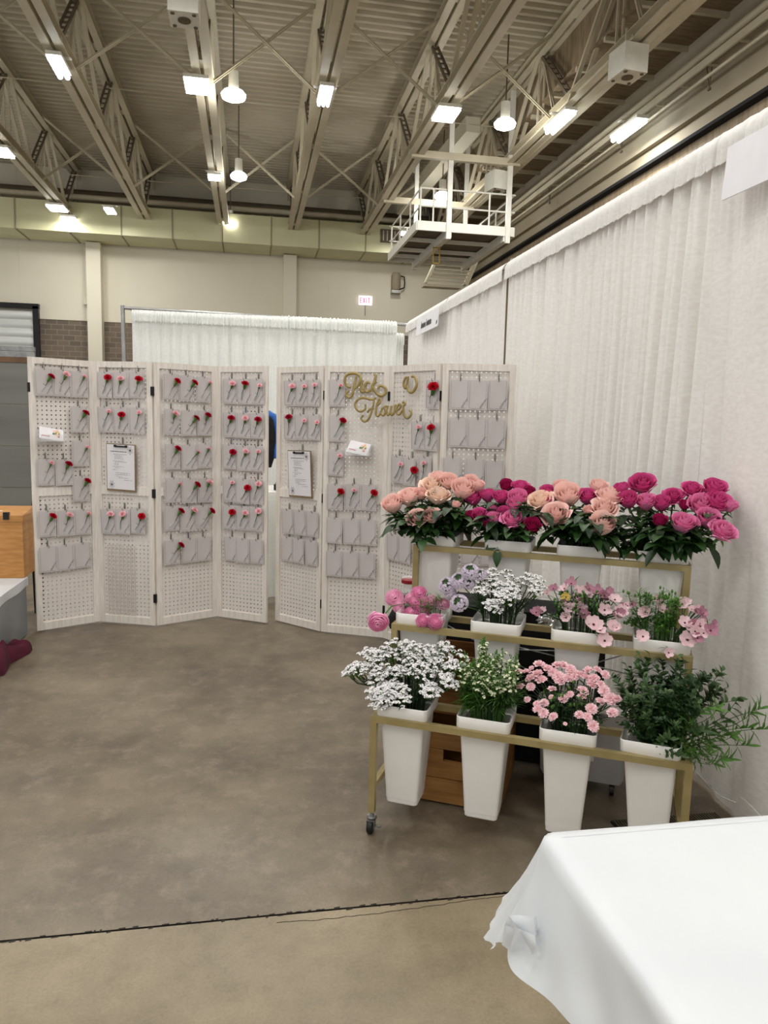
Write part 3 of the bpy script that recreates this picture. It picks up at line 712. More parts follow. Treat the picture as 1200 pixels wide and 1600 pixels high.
def z6(s): return [(30 + x / 5.4545, 540 + y / 5.4545) for x, y in s]
def z7(s): return [(30 + x / 5.4545, 760 + y / 5.4545) for x, y in s]
def z8(s): return [(240 + x / 5.714, 550 + y / 5.714) for x, y in s]
def z9(s): return [(240 + x / 5.714, 760 + y / 5.714) for x, y in s]
def z10(s): return [(420 + x / 6, 560 + y / 6) for x, y in s]
def z11(s): return [(420 + x / 6, 780 + y / 6) for x, y in s]
def z12(s): return [(590 + x / 5.217, 560 + y / 5.217) for x, y in s]
R_, P_, S_, C_ = 'R', 'P', 'S', 'C'   # red, pink, small pink, crimson
DATA = [
 (0, z6, [((210, 310), (275, 265), C_), ((370, 320), (405, 245), P_), ((515, 330), (560, 265), S_)]),
 (0, z6, [None, None, ((510, 630), (570, 575), C_)]),
 (0, z6, [None, None, ((525, 920), (585, 868), S_)]),
 (0, z6, [((230, 1080), (280, 1000), S_), ((385, 1080), (425, 1010), C_), ((530, 1220), (585, 1155), C_)]),
 (0, z7, [((240, 320), (290, 255), R_), ((400, 315), (435, 245), P_), ((545, 305), (598, 232), S_)]),
 (0, z7, [((250, 625), None, None), ((395, 610), None, None), ((540, 590), None, None)]),
 (1, z6, [((725, 335), (750, 272), R_), ((860, 335), (860, 282), P_), ((995, 335), (1015, 284), R_)]),
 (1, z6, [((725, 630), (760, 562), S_), ((865, 635), (868, 590), R_), ((1000, 640), (1018, 570), S_)]),
 (1, z7, [((750, 300), (775, 238), P_), ((880, 300), (878, 238), P_), ((1005, 300), (1040, 256), R_)]),
 (2, z8, [((160, 310), (215, 260), R_), ((300, 325), (370, 275), R_), ((450, 335), (510, 275), S_)]),
 (2, z8, [((165, 625), (200, 550), P_), ((310, 635), (385, 592), C_), ((460, 635), (490, 565), C_)]),
 (2, z8, [((170, 935), (220, 864), C_), ((315, 940), (405, 895), S_), ((455, 925), (498, 865), S_)]),
 (2, z8, [((175, 1235), (243, 1180), S_), ((320, 1238), (395, 1185), C_), ((465, 1235), (505, 1164), P_)]),
 (2, z9, [((165, 290), (250, 220), C_), ((310, 290), (368, 215), P_), ((435, 280), (525, 220), C_)]),
 (2, z9, [((165, 590), (248, 526), C_), ((320, 575), None, None), ((450, 560), None, None)]),
 (3, z8, [((675, 350), (700, 282), P_), ((800, 355), (812, 282), R_), ((915, 355), (943, 300), S_)]),
 (3, z8, [((672, 650), (688, 590), C_), ((800, 655), (815, 593), P_), ((915, 660), (928, 604), C_)]),
 (3, z8, [((670, 935), (703, 895), C_), ((795, 950), (820, 890), P_), ((910, 955), (932, 890), S_)]),
 (3, z8, [((670, 1230), (698, 1167), S_), ((795, 1245), (835, 1215), R_), ((910, 1250), (932, 1180), P_)]),
 (3, z9, [((670, 275), (697, 232), R_), ((785, 285), (815, 240), P_), ((910, 295), (932, 224), P_)]),
 (3, z9, [((680, 560), None, None), ((790, 575), None, None), ((910, 585), None, None)]),
 (4, z10, [((190, 325), (215, 262), P_), ((300, 325), (328, 262), S_), ((415, 325), (425, 250), S_)]),
 (4, z10, [((190, 645), (182, 552), C_), ((295, 645), (328, 584), S_), ((415, 645), (447, 600), S_)]),
 (4, z11, [((165, 210), None, None), ((282, 222), None, None), ((400, 237), None, None)]),
 (4, z11, [((165, 468), None, None), ((272, 485), None, None), ((390, 505), None, None)]),
 (5, z10, [((630, 325), (672, 255), S_), None, None]),
 (5, z10, [((632, 657), (692, 585), C_), None, None]),
 (5, z10, [((625, 980), (665, 914), S_), None, None]),
 (5, z10, [((615, 1300), (672, 1250), R_), ((780, 1303), (798, 1240), S_), ((935, 1308), (985, 1262), R_)]),
 (5, z11, [((612, 295), None, None), ((770, 303), None, None), ((928, 314), None, None)]),
 (5, z11, [((605, 607), None, None), ((760, 615), None, None), ((918, 628), None, None)]),
 (6, z12, [None, None, ((440, 295), (448, 232), 'B')]),
 (6, z12, [None, ((318, 628), (328, 562), S_), ((430, 638), (430, 565), R_)]),
 (6, z12, [((150, 905), (183, 864), S_), ((252, 925), (293, 912), R_), ((375, 915), (370, 856), S_)]),
 (6, z12, [((125, 1260), None, None), ((225, 1280), None, None), None]),
 (6, z12, [((112, 1540), None, None), ((215, 1560), None, None), None]),
 (7, z12, [((667, 295), None, None), ((820, 300), None, None), ((980, 300), None, None)]),
 (7, z12, [((650, 605), None, None), ((808, 612), None, None), ((963, 617), None, None)]),
 (7, z12, [((603, 925), None, None), ((790, 935), None, None), ((948, 950), None, None)]),
 (7, z12, [((600, 1245), None, None), ((770, 1250), None, None), ((930, 1260), None, None)]),
 (7, z12, [((590, 1560), None, None), ((750, 1570), None, None), ((905, 1580), None, None)]),
]
POS = ['left', 'middle', 'right']; rowc = {}; CN = 0
for k, zf_, row in DATA:
    rowc[k] = rowc.get(k, -1) + 1; ri = rowc[k]
    where_p = f'{PNAME[k % 4]} of {"left" if k < 4 else "right"} screen'
    for ci, it in enumerate(row):
        if not it: continue
        (cc, hh, col) = it; CN += 1
        x, z = on_panel(k, *zf_([cc])[0], -.03); z += CHT / 2
        Mx = PAN[k][0]; rr = random.Random(CN)
        full = {'R': 'red', 'C': 'crimson', 'P': 'pale pink', 'S': 'small pale pink', 'B': 'large red', None: ''}[col]
        where = f'{ORD[ri]} row, {POS[ci]} column, {where_p}'
        t = thing('flower_card', (f'grey card, {where}' if not col else f'grey card under a carnation, {where}'), 'card', 'grey cards on the folding screens',
                  mw=Mx @ Matrix.Translation((x, -.026 - .0025 * (ci % 2), z)) @ Matrix.Rotation(rr.uniform(-.03, .03), 4, 'Y') @ Matrix.Rotation(rr.uniform(.01, .05), 4, 'X'))
        link('card', me_card, t); link('printed_sprig', me_print, t)
        h = link('peg_hook', me_hook, None, mw=Mx @ Matrix.Translation((x + .004, -.0035, z + .005)))
        tag(h, f'wire peg hook, {where}', 'hook', 'wire peg hooks on the folding screens')
        if col:
            size = {'R': .026, 'C': .026, 'P': .024, 'S': .0175, 'B': .036}[col]
            carnation(k, *zf_([hh])[0], (x, z), {'R': 'red', 'C': 'crimson', 'P': 'pale pink', 'S': 'pale pink', 'B': 'red'}[col], size, f'{full} carnation, {where}', CN)

# clipboards
def clipboard(k, c, w, h, label, hw):
    x, z = on_panel(k, *c, -.03); Mx = PAN[k][0]
    t = thing('clipboard', label, 'clipboard', 'clipboards on the screens', mw=Mx @ Matrix.Translation((x, -.028, z)) @ Matrix.Rotation(.03 if k == 1 else -.02, 4, 'Y') @ Matrix.Rotation(.04, 4, 'X'))
    mb = MB(); mb.box((0, 0, 0), (w, .004, h)); build(mb, 'board', m_clip, t)
    pw, ph = w * .93, h * .94
    mb = MB(); mb.box((-.003, -.003, .004), (pw, .001, ph)); sh = build(mb, 'paper_sheet', m_paper, t)
    mb = MB(); r = random.Random(k)
    def line(xa, xb, zz, th=.0022):
        xx = xa
        while xx < xb: l = r.uniform(.008, .02); mb.box((xx + l / 2, -.0042, zz), (min(l, xb - xx), .0006, th)); xx += l + .003
    y = ph / 2 - .042; line(-pw * .38, pw * .2, y, .005)
    for dz, a, b in ((.06, -.28, .2), (.07, -.24, .04), (.08, -.24, .06), (.09, -.24, .1), (.105, -.3, .1), (.112, -.24, .2), (.122, -.24, -.1), (.13, -.24, -.1), (.142, -.3, .08), (.152, -.24, -.08), (.165, -.3, -.16),
                     (.185, -.2, .3), (.196, -.2, .28), (.208, -.2, .0), (.218, -.1, .26), (.232, .1, .36)):
        if dz < h - .03: line(pw * a, pw * b, ph / 2 - dz, .0018)
    build(mb, 'printed_lines', m_print, t)
    for (cx, cz, s) in ((pw * .33, ph / 2 - .03, 1), (-pw * .35, -ph / 2 + .035, 1)):
        mb = MB()
        for q in range(7):
            a = q * 2 * PI / 7 + .3; e = Vector((cx + math.cos(a) * .022, -.0044, cz + math.sin(a) * .03)); c0 = Vector((cx, -.0044, cz)); nn = Vector((-math.sin(a), 0, math.cos(a))) * .004
            mb.bar(c0 + nn, (c0 + e) / 2 + nn * 1.4, .0009, .0004); mb.bar((c0 + e) / 2 + nn * 1.4, e, .0009, .0004); mb.bar(c0 - nn, (c0 + e) / 2 - nn * 1.4, .0009, .0004); mb.bar((c0 + e) / 2 - nn * 1.4, e, .0009, .0004)
        mb.box((cx, -.0044, cz), (.008, .0005, .008)); build(mb, 'printed_flower', m_inkdark, t)
    mb = MB(); mb.box((0, -.008, h / 2 - .014), (w * .42, .008, .006)); mb.tube([(-w * .19, -.01, h / 2 - .02), (w * .19, -.01, h / 2 - .02)], .002, 6)
    for s in (-1, 1): mb.box((s * w * .19, -.01, h / 2 - .014), (.014, .008, .014))
    build(mb, 'metal_clip', m_black, t)
    hk = link('peg_hook', me_hook, None, mw=Mx @ Matrix.Translation((x + .0, -.0035, z + h / 2 + .006)))
    tag(hk, f'wire peg hook holding the clipboard on the {"left" if k < 4 else "right"} screen', 'hook', 'wire peg hooks on the folding screens')
clipboard(1, (189.5, 731), .215, .32, 'clipboard with a printed sheet on the left screen', 0)
clipboard(4, (468.5, 741), .215, .32, 'clipboard with a printed sheet on the right screen', 0)

# acrylic card holders with business cards
def holder(k, c, label):
    x, z = on_panel(k, *c, -.05); Mx = PAN[k][0]
    t = thing('card_holder', 'clear acrylic card holder on the ' + label, 'holder', 'card holders on the screens', mw=Mx @ Matrix.Translation((x, -.014, z - .05)))
    mb = MB(); mb.box((0, -.045, 0), (.165, .075, .003)); mb.box((0, -.082, .022), (.165, .003, .045)); mb.box((0, -.006, .03), (.165, .003, .09))
    for s in (-1, 1): mb.add([(s * .082, -.083, 0), (s * .082, -.005, 0), (s * .082, -.005, .07), (s * .082, -.083, .045)], [(0, 1, 2, 3)])
    build(mb, 'tray', m_clear, t)
    mb = MB(); mb.box((0, -.002, .02), (.02, .012, .02)); build(mb, 'peg_clip', m_clear, t)
    s = thing('business_card_stack', 'white cards with a small flower picture on the ' + label, 'cards', 'card stacks on the screens', mw=Mx @ Matrix.Translation((x - .005, -.058, z - .004)) @ Matrix.Rotation(.95, 4, 'X') @ Matrix.Rotation(-.2, 4, 'Z'))
    mb = MB()
    for q in range(7): mb.box((.0006 * q, .0009 * q, -.003 * q), (.145, .09, .0022))
    build(mb, 'card', m_paper, s)
    mb = MB(); r = random.Random(4)
    mb.box((-.035, -.022, .0016), (.05, .007, .0008), mi=0)
    for q in range(26):
        a = r.uniform(0, 6.28); d_ = r.uniform(0, .026); s_ = r.uniform(.005, .011)
        mb.lathe([(s_, 0), (s_ * .6, .0006 + q * .00004)], 7, (.03 + d_ * math.cos(a), .005 + d_ * math.sin(a) * 1.1, .0013), mi=r.choice((0, 1, 2, 2, 3)))
    build(mb, 'flower_print', [m_crim, m_leafb, m_coral, m_yel], s)
holder(0, (81, 677), 'leftmost panel of left screen')
holder(5, (562, 699), 'second panel of right screen')

# gold script sign
def strokes(k, strs, ox, oy, s, off, plane=None, r=.0098):
    if plane is None:
        Mx = PAN[k][0]; n = Mx.col[1].xyz.normalized(); o = Mx.translation + n * off
    else: o, n = plane
    mb = MB(); c = None
    for st in strs:
        P = [at_plane(ox + x / s, oy + y / s, o, n) for x, y in st]
        Q = []
        for i in range(len(P) - 1):   # catmull-rom
            p0, p1, p2, p3 = P[max(i - 1, 0)], P[i], P[i + 1], P[min(i + 2, len(P) - 1)]
            for q in range(6):
                t_ = q / 6; Q.append(.5 * ((2 * p1) + (p2 - p0) * t_ + (2 * p0 - 5 * p1 + 4 * p2 - p3) * t_ ** 2 + (3 * p1 - p0 - 3 * p2 + p3) * t_ ** 3))
        Q.append(P[-1]); z = [.75 + .25 * math.sin(PI * i / len(Q)) for i in range(len(Q))]
        mb.tube(Q, [r * a for a in z], 8)
    # flatten to a cut-out board: scale depth along n
    n = Vector(n).normalized(); o = Vector(o)
    mb.v = [tuple(Vector(v) - n * (Vector(v) - o).dot(n) * .35) for v in mb.v]
    return mb
PICK = [[(185, 352), (120, 330), (88, 240), (120, 160), (210, 133), (290, 150), (335, 215), (310, 310), (240, 372)], [(268, 180), (240, 300), (212, 440), (165, 508), (110, 480), (120, 425), (150, 412)],
        [(372, 240), (345, 330), (340, 405), (375, 425), (400, 385)], [(480, 300), (460, 275), (425, 285), (400, 345), (410, 410), (450, 422), (495, 380)],
        [(545, 150), (572, 165), (560, 235), (520, 330), (502, 425)], [(582, 265), (530, 330), (560, 410), (610, 470), (670, 482), (725, 435), (722, 370), (670, 330), (620, 345), (605, 385)]]
FLOW = [[(410, 618), (405, 690), (335, 728), (270, 690), (250, 610), (300, 540), (380, 515), (480, 540), (540, 540), (572, 512)], [(555, 520), (530, 640), (490, 780), (440, 868), (385, 882), (345, 840), (380, 785)], [(440, 745), (475, 700), (540, 680)],
        [(580, 650), (640, 590), (640, 535), (610, 560), (580, 680), (578, 770), (610, 800), (655, 745)], [(705, 655), (668, 690), (655, 755), (688, 790), (722, 745), (708, 660), (750, 650)],
        [(765, 640), (745, 720), (760, 785), (800, 735), (818, 640), (805, 720), (820, 783), (862, 730), (868, 645), (890, 625)], [(890, 720), (945, 685), (962, 635), (930, 620), (895, 690), (905, 760), (945, 770), (985, 715)],
        [(985, 600), (1012, 580), (1032, 610), (1003, 650), (1003, 730), (1022, 800), (1065, 832), (1110, 800), (1125, 740), (1098, 710)]]
AAA = [[(275, 445), (210, 452), (165, 560), (172, 660), (208, 690), (240, 600), (268, 450)], [(262, 440), (240, 600), (252, 700), (300, 785), (370, 785), (440, 700), (468, 580), (435, 450), (385, 418), (345, 432)]]
tag(build(strokes(5, PICK, 530, 570, 10, -.03), 'script_sign', m_goldsign, smooth=50), 'gold script word Pick on the second panel of right screen', 'sign', 'gold script words')
a = Vector((.66, 4.755, 1.4)); b = Vector((1.0, 4.45, 1.4)); n = Vector((-(b - a).y, (b - a).x, 0)).normalized()
tag(build(strokes(5, FLOW, 530, 570, 10, 0, (a, n), r=.0088), 'script_sign', m_goldsign, smooth=50), 'gold script word Flower below the word Pick', 'sign', 'gold script words')
tag(build(strokes(6, AAA, 620, 560, 15, -.03, r=.0105), 'script_sign', m_goldsign, smooth=50), 'gold script letter a on the third panel of right screen', 'sign', 'gold script words')
# wire grid hanging on panel 2
x0, z0 = on_panel(1, 30 + 745 / 5.4545, 760 + 500 / 5.4545); x1, z1 = on_panel(1, 30 + 985 / 5.4545, 760 + 1105 / 5.4545)
mb = MB(); nx = 7; nz = 17
for i in range(nx + 1): xx = x0 + (x1 - x0) * i / nx; mb.bar((xx, -.007, z0), (xx, -.007, z1), .0014)
for i in range(nz + 1): zz = z0 + (z1 - z0) * i / nz; mb.bar((x0, -.008, zz), (x1, -.008, zz), .0014)
g = build(mb, 'wire_grid', mat('beige_wire', 'a89a8c', .6, col2='9a8c7e'), mw=PAN[1][0]); tag(g, 'thin beige wire grid on lower part of the second left screen panel', 'grid')

# ==================================================================== CART
U = Vector((.883, -.469, 0)).normalized(); V = Vector((.469, .883, 0)).normalized(); V = Vector((-U.y, U.x, 0))
OC = Vector((.419, 2.42, 0)); CL = 1.04
CM = frame(OC, U, V)
TIER = [(0, .43), (.225, .70), (.50, .955)]
t = thing('flower_cart', 'gold painted metal three tier flower cart on casters', 'cart', None, mw=CM)
W_ = .022; TD = .185
for v, z in TIER:
    for nm, vv in (('front_rail', v), ('back_rail', v + TD)):
        mb = MB(); mb.box((CL / 2, vv, z - W_ / 2), (CL, W_, W_)); build(mb, nm, m_gold, t)
    for x in (W_ / 2, CL - W_ / 2):
        mb = MB(); mb.box((x, v + TD / 2, z - W_ / 2), (W_, TD - W_, W_)); build(mb, 'side_rail', m_gold, t)
for x in (W_ / 2, CL - W_ / 2):
    for v, zt in ((0, .43), (.225, .70), (.50, .955), (.50 + TD, .955)):
        zb_ = .075 if v in (0, .50 + TD) else .17
        mb = MB(); mb.box((x, v, (zt - W_ + zb_) / 2), (W_, W_, zt - W_ - zb_)); build(mb, 'post', m_gold, t)
    mb = MB(); mb.box((x, (.5 + TD) / 2, .17), (W_ * .9, .5 + TD, W_)); build(mb, 'base_rail', m_gold, t)
for p, q in (((.02, .69, .18), (CL - .02, .69, .62)), ((.02, .69, .62), (CL - .02, .69, .18)), ((.02, .42, .66), (CL - .02, .5, .5)), ((.3, .42, .58), (CL - .02, .5, .62))):
    mb = MB(); mb.tube([p, q], .0025, 6); build(mb, 'cross_wire', m_steel, t)
for x in (W_ / 2, CL - W_ / 2):
    for v in (0, .50 + TD):
        mb = MB(); mb.tube([(x, v, .075), (x, v, .058)], .008, 8); mb.lathe([(.016, .062), (.018, .055), (.012, .05)], 12, (x, v, 0)); mb.box((x, v - .002, .048), (.03, .034, .004))
        for s in (-1, 1): mb.box((x + s * .013, v - .008, .034), (.002, .022, .03))
        c = build(mb, 'caster', m_steel, t, smooth=40)
        mb = MB(); mb.loops([[Vector((x + xx, v - .012 + r_ * math.cos(a), .024 + r_ * math.sin(a))) for a in [2 * PI * j / 20 for j in range(20)]] for xx, r_ in ((-.009, .016), (-.009, .022), (-.006, .024), (.006, .024), (.009, .022), (.009, .016))])
        build(mb, 'wheel', m_black, c, smooth=40)
        mb = MB(); mb.box((x + .026, v - .012, .03), (.022, .012, .004)); build(mb, 'brake_lever', m_steel, c)

def rsq(h, rad, n=6):   # rounded square loop of half size h
    o = []
    for cx, cy, a0 in ((1, 1, 0), (-1, 1, PI / 2), (-1, -1, PI), (1, -1, 1.5 * PI)):
        for i in range(n): a = a0 + PI / 2 * i / (n - 1); o.append(((h - rad) * cx + rad * math.cos(a), (h - rad) * cy + rad * math.sin(a)))
    return o
def bucket_mesh():
    mb = MB(); H_ = .37; a, b = .056, .079
    prof = [(a - .004, 0), (a, .004)] + [(a + (b - a) * k / 8, .33 * k / 8) for k in range(1, 9)] + [(b - .003, .332)]
    L = [[Vector((x, y, z)) for x, y in rsq(h, .012)] for h, z in prof]
    inn = [(b - .004, .332), (b - .012, .25), (a + .002, .02), (a - .02, .016)]
    L += [[Vector((x, y, z)) for x, y in rsq(h, .011)] for h, z in inn]
    mb.loops(L); r = MB()
    rp = [(b, .325), (.0875, .327), (.09, .331), (.0905, .368), (.089, .37), (.0875, .368), (.087, .336), (b - .003, .33)]
    r.loops([[Vector((x, y, z)) for x, y in rsq(h, .014)] for h, z in rp], 0, False)
    return mb.mesh('bucket_body', m_bucket, 40), r.mesh('bucket_rim', m_bucket, 40)
ME_B, ME_R = bucket_mesh()
BU = [[.107, .389, .664, .935], [.100, .382, .668, .942], [.078, .375, .652, .942]]
TN = ['bottom', 'middle', 'top']
BC = {}
CONT = [['white statice', 'greenish white flowers', 'pink spray carnations', 'leafy green branches'], ['pink ranunculus', 'lilac and white flowers', 'mauve flowers', 'mauve flowers and green'], ['peach roses', 'magenta roses', 'mixed peach and magenta roses', 'deep pink roses']]
for ti in range(3):
    v, z = TIER[ti]
    for bi in range(4):
        base = CM @ Vector((BU[ti][bi], v + .092, z - .33))
        rz = math.atan2(U.y, U.x) + (-.12 if (ti, bi) == (0, 3) else 0)
        t = thing('flower_bucket', f'tapered white bucket holding {CONT[ti][bi]}, {ORD[bi]} from left on {TN[ti]} tier', 'bucket', 'white flower buckets', base, (0, -.03 if (ti, bi) == (0, 3) else 0, rz))
        link('body', ME_B, t); link('rim', ME_R, t); BC[(ti, bi)] = Vector(base)
def tp(px, py, v):
    return at_plane(px, py, CM @ Vector((0, v, 0)), V)
def stem_pts(base, head, d, n=6):
    """curve from inside the bucket, through its mouth, up to head arriving along d"""
    ax = base.axis if hasattr(base, 'axis') else None
    c0 = Vector((BASEC[0].x, BASEC[0].y, 0)); rim = Vector((head.x, head.y, 0)) - c0
    if rim.length > .06: rim = rim.normalized() * .06
    rim = c0 + rim; rim.z = BASEC[0].z + .372
    if head.z < rim.z + .02: rim = rim.lerp(head, .1); rim.z = BASEC[0].z + .378
    L = (head - rim).length; pts = [base]; up = (rim - base).normalized(); b = rim + up * L * .35; c = head - d * L * .3
    for i in range(n):
        t_ = i / (n - 1); pts.append(rim * (1 - t_) ** 3 + 3 * b * t_ * (1 - t_) ** 2 + 3 * c * t_ ** 2 * (1 - t_) + head * t_ ** 3)
    return pts
BASEC = [Vector()]
def clampin(p, bc, k=.03):
    BASEC[0] = bc; q = Vector((p.x - bc.x, p.y - bc.y, 0)); k = .03
    if q.length > k: q = q.normalized() * k
    return Vector((bc.x + q.x, bc.y + q.y, bc.z + .08))

# ---- blooms
def rose_mesh(seed, mt, openn=1.0, N=24):
    r = random.Random(seed); mb = MB()
    for i in range(N):
        t_ = i / (N - 1); ang = i * 2.399 + r.uniform(-.25, .25)
        R = .1 + .62 * t_ ** .85; w = 2.7 - 1.15 * t_; top = .62 - .5 * t_ * openn + r.uniform(-.04, .04); bot = -.75
        curl = .42 * openn * max(0, t_ - .25); rf = r.uniform(0, 6)
        def fn(u, v, ang=ang, R=R, w=w, top=top, curl=curl, t_=t_, rf=rf):
            e = 2 * u - 1; wv = w * (.55 + .45 * math.sin(min(1, v * 1.25) * PI / 2)) * (1 - .3 * max(0, v - .8) / .2 * abs(e))
            a = ang + e * wv / 2
            prof = .25 + .75 * math.sin(min(1, v * 1.15) * PI / 2)
            rad = R * prof * 1.05 + .05 * e * (1 - t_) + .03 * t_ + curl * max(0, v - .62) ** 1.5 * 3.2 * (1 + .5 * abs(e))
            z = bot + (top - bot) * v - .16 * e * e * v - curl * max(0, v - .86) * 2.0 + .02 * math.sin(5 * e + rf) * v
            return Vector((rad * math.cos(a), rad * math.sin(a), z))
        mb.grid(fn, 8, 9)
    return mb.mesh('rose_bloom', mt, 179)
def ran_mesh(seed, mt, N=24):
    r = random.Random(seed); mb = MB()
    for i in range(N):
        t_ = i / (N - 1); ang = i * 2.399 + r.uniform(-.3, .3); R = .12 + .78 * t_; w = 2.3 - .9 * t_; top = .42 - .12 * t_ ** 2
        def fn(u, v, ang=ang, R=R, w=w, top=top, t_=t_):
            e = 2 * u - 1; a = ang + e * w / 2 * math.sin(min(1, .25 + v) * PI / 2); th = v * (2.05 - .35 * t_)
            rad = R * math.sin(th) ** .8 if v > 0 else .02
            return Vector((rad * math.cos(a), rad * math.sin(a), -.5 * R - R * .75 * math.cos(th) + .22 * (1 - t_) - .1 * e * e * v))
        mb.grid(fn, 6, 7)
    return mb.mesh('ranunculus_bloom', mt, 179)
ROSE = {}
for nm, mt in (('peach', m_peach), ('creamy peach', m_peach2), ('coral', m_coral), ('magenta', m_mag), ('dark magenta', m_mag2), ('bright pink', m_mag3)):
    ROSE[nm] = [rose_mesh(11 + s, mt, (.35, .62, .9)[s]) for s in range(3)]
RAN = {'pink': [ran_mesh(s, m_ran) for s in range(2)], 'light pink': [ran_mesh(s + 5, m_ran2) for s in range(2)]}
def leaf_patch(mb, p, d, up, L, W, mi=0, n=5, droop=.25):
    d = Vector(d).normalized(); s = d.cross(Vector(up))
    if s.length < .1: s = d.cross(Vector((1, 0, .2)))
    s.normalize(); nn = s.cross(d)
    def fn(u, v):
        e = 2 * u - 1; w = W * math.sin(PI * min(1, v * .92 + .06)) ** .8 * (1 - .25 * v)
        return Vector(p) + d * L * v + s * e * w - nn * (-abs(e) * w * .35 + droop * L * v * v)
    mb.grid(fn, 2, n, mi)
mb = MB(); mb.lathe([(.001, -1.0), (.14, -.98), (.22, -.85), (.2, -.72)], 8, cap=False)
for k in range(5):
    a = k * 2 * PI / 5; leaf_patch(mb, (.12 * math.cos(a), .12 * math.sin(a), -.82), (math.cos(a), math.sin(a), -.1), (0, 0, 1), .55, .13, droop=.5)
me_sepal = mb.mesh('rose_sepals', m_leafb, 60)
def rose_leaf_mesh(seed):
    r = random.Random(seed); mb = MB(); q = Vector((0, 0, 0)); e = Vector((.07, 0, .025)); mb.tube([q, e * .5 + Vector((0, 0, .004)), e], .0013, 5)
    for p, d, L in ((e, (1, 0, r.uniform(-.2, .4)), .062), (e * .65, (.5, 1, .1), .05), (e * .65, (.5, -1, .1), .05)): leaf_patch(mb, p, d, (0, 0, 1), L, .019, droop=r.uniform(.1, .5))
    return mb.mesh('rose_leaf', [m_leaf, m_leafd, m_leaf][seed % 3], 60)
RL = [rose_leaf_mesh(s) for s in range(3)]
rr = random.Random(99)
def rose(px, py, r, color, ti, bi, v, name_group, label, openv=None, face=None, leaves=4):
    head = tp(px, py, v); dist = (head - EYE).dot(FW); R = r / F * dist
    bc = BC[(ti, bi)]; base = clampin(bc + (head - bc) * .25, bc, .035)
    out = (head - (bc + Vector((0, 0, .25)))); out.normalize()
    toc = (EYE - head).normalized()
    d = (out * .4 + Vector((0, 0, .35)) + toc * (face if face is not None else rr.uniform(.2, .8))).normalized()
    t = thing('rose', label, 'rose', name_group, base)
    s = R * 1.36
    link('bloom', ROSE[color][openv if openv is not None else rr.randrange(3)], t, mw=Matrix.Translation(-base) @ aim(head + d * s * .1, d, rr.uniform(0, 6)) @ Matrix.Scale(s, 4))
    link('sepals', me_sepal, t, mw=Matrix.Translation(-base) @ aim(head + d * s * .1, d, 0) @ Matrix.Scale(s * .9, 4))
    pts = stem_pts(base, head - d * s * .7, d); mb = MB(); mb.tube([p - base for p in pts], .0032, 6); build(mb, 'stem', m_stem, t, smooth=60)
    for k in range(leaves):
        f = rr.uniform(.3, .78); i = int(f * 6); p = pts[i].lerp(pts[min(i + 1, 6)], f * 6 - i)
        a = rr.uniform(0, 6.28); dd = Vector((math.cos(a), math.sin(a), rr.uniform(-.2, .3)))
        if rr.random() < .45: dd = (Vector((toc.x, toc.y, 0)).normalized() * .8 + Vector((rr.uniform(-.7, .7), rr.uniform(-.7, .7), rr.uniform(-.3, .2)))).normalized()
        Mq = dd.to_track_quat('X', 'Z').to_matrix().to_4x4(); Mq.translation = p - base
        link('leaf', RL[rr.randrange(3)], t, mw=Mq @ Matrix.Scale(rr.uniform(.75, 1.15), 4))
    return t
A5 = lambda x, y, r: (580 + x / 4, 720 + y / 4, r / 4)
A6 = lambda x, y, r: (840 + x / 3.75, 720 + y / 3.75, r / 3.75)
A7 = lambda x, y, r: (560 + x / 4, 870 + y / 4, r / 4)
A8 = lambda x, y, r: (830 + x / 3.75, 880 + y / 3.75, r / 3.75)
B1 = [A5(*a) + (c,) for *a, c in [(135, 280, 62, 'peach'), (240, 230, 65, 'peach'), (312, 215, 42, 'coral'), (380, 155, 62, 'creamy peach'), (415, 108, 48, 'peach'), (418, 220, 68, 'creamy peach'), (485, 138, 55, 'peach'), (572, 188, 72, 'peach'), (620, 140, 48, 'peach'), (662, 158, 42, 'coral'), (285, 358, 55, 'coral'), (378, 348, 52, 'coral'), (530, 280, 26, 'coral')]]
B2 = [A5(*a) + (c,) for *a, c in [(845, 160, 42, 'dark magenta'), (935, 170, 50, 'magenta'), (988, 195, 34, 'dark magenta'), (637, 235, 52, 'magenta'), (727, 220, 46, 'magenta'), (815, 232, 50, 'magenta'), (915, 240, 58, 'bright pink'), (890, 280, 44, 'bright pink'), (675, 345, 50, 'magenta'), (616, 350, 34, 'dark magenta'), (767, 366, 42, 'bright pink'), (828, 332, 42, 'magenta'), (885, 368, 64, 'bright pink'), (765, 300, 28, 'bright pink'), (1005, 408, 50, 'dark magenta'), (720, 400, 22, 'dark magenta')]]
B3 = [A6(*a) + (c,) for *a, c in [(15, 235, 68, 'creamy peach'), (105, 318, 74, 'coral'), (175, 212, 74, 'peach'), (138, 152, 42, 'coral'), (355, 158, 50, 'peach'), (420, 215, 70, 'peach'), (392, 280, 66, 'peach'), (375, 380, 72, 'peach'), (298, 295, 30, 'coral'), (290, 212, 52, 'magenta'), (55, 180, 36, 'magenta'), (78, 240, 26, 'magenta')]]
B4 = [A6(*a) + (c,) for *a, c in [(615, 142, 66, 'magenta'), (492, 168, 42, 'magenta'), (532, 235, 54, 'magenta'), (635, 245, 55, 'bright pink'), (725, 255, 50, 'magenta'), (795, 210, 52, 'magenta'), (905, 170, 54, 'magenta'), (1038, 168, 64, 'magenta'), (960, 265, 66, 'bright pink'), (1050, 248, 70, 'magenta'), (1130, 268, 40, 'bright pink'), (715, 355, 40, 'dark magenta'), (855, 372, 68, 'bright pink'), (1000, 340, 64, 'bright pink'), (1085, 412, 66, 'bright pink'), (860, 262, 32, 'dark magenta')]]
TB = ['leftmost', 'second', 'third', 'rightmost']
def ordn(n): return ORD[n] if n < 20 else f'{n + 1}th'
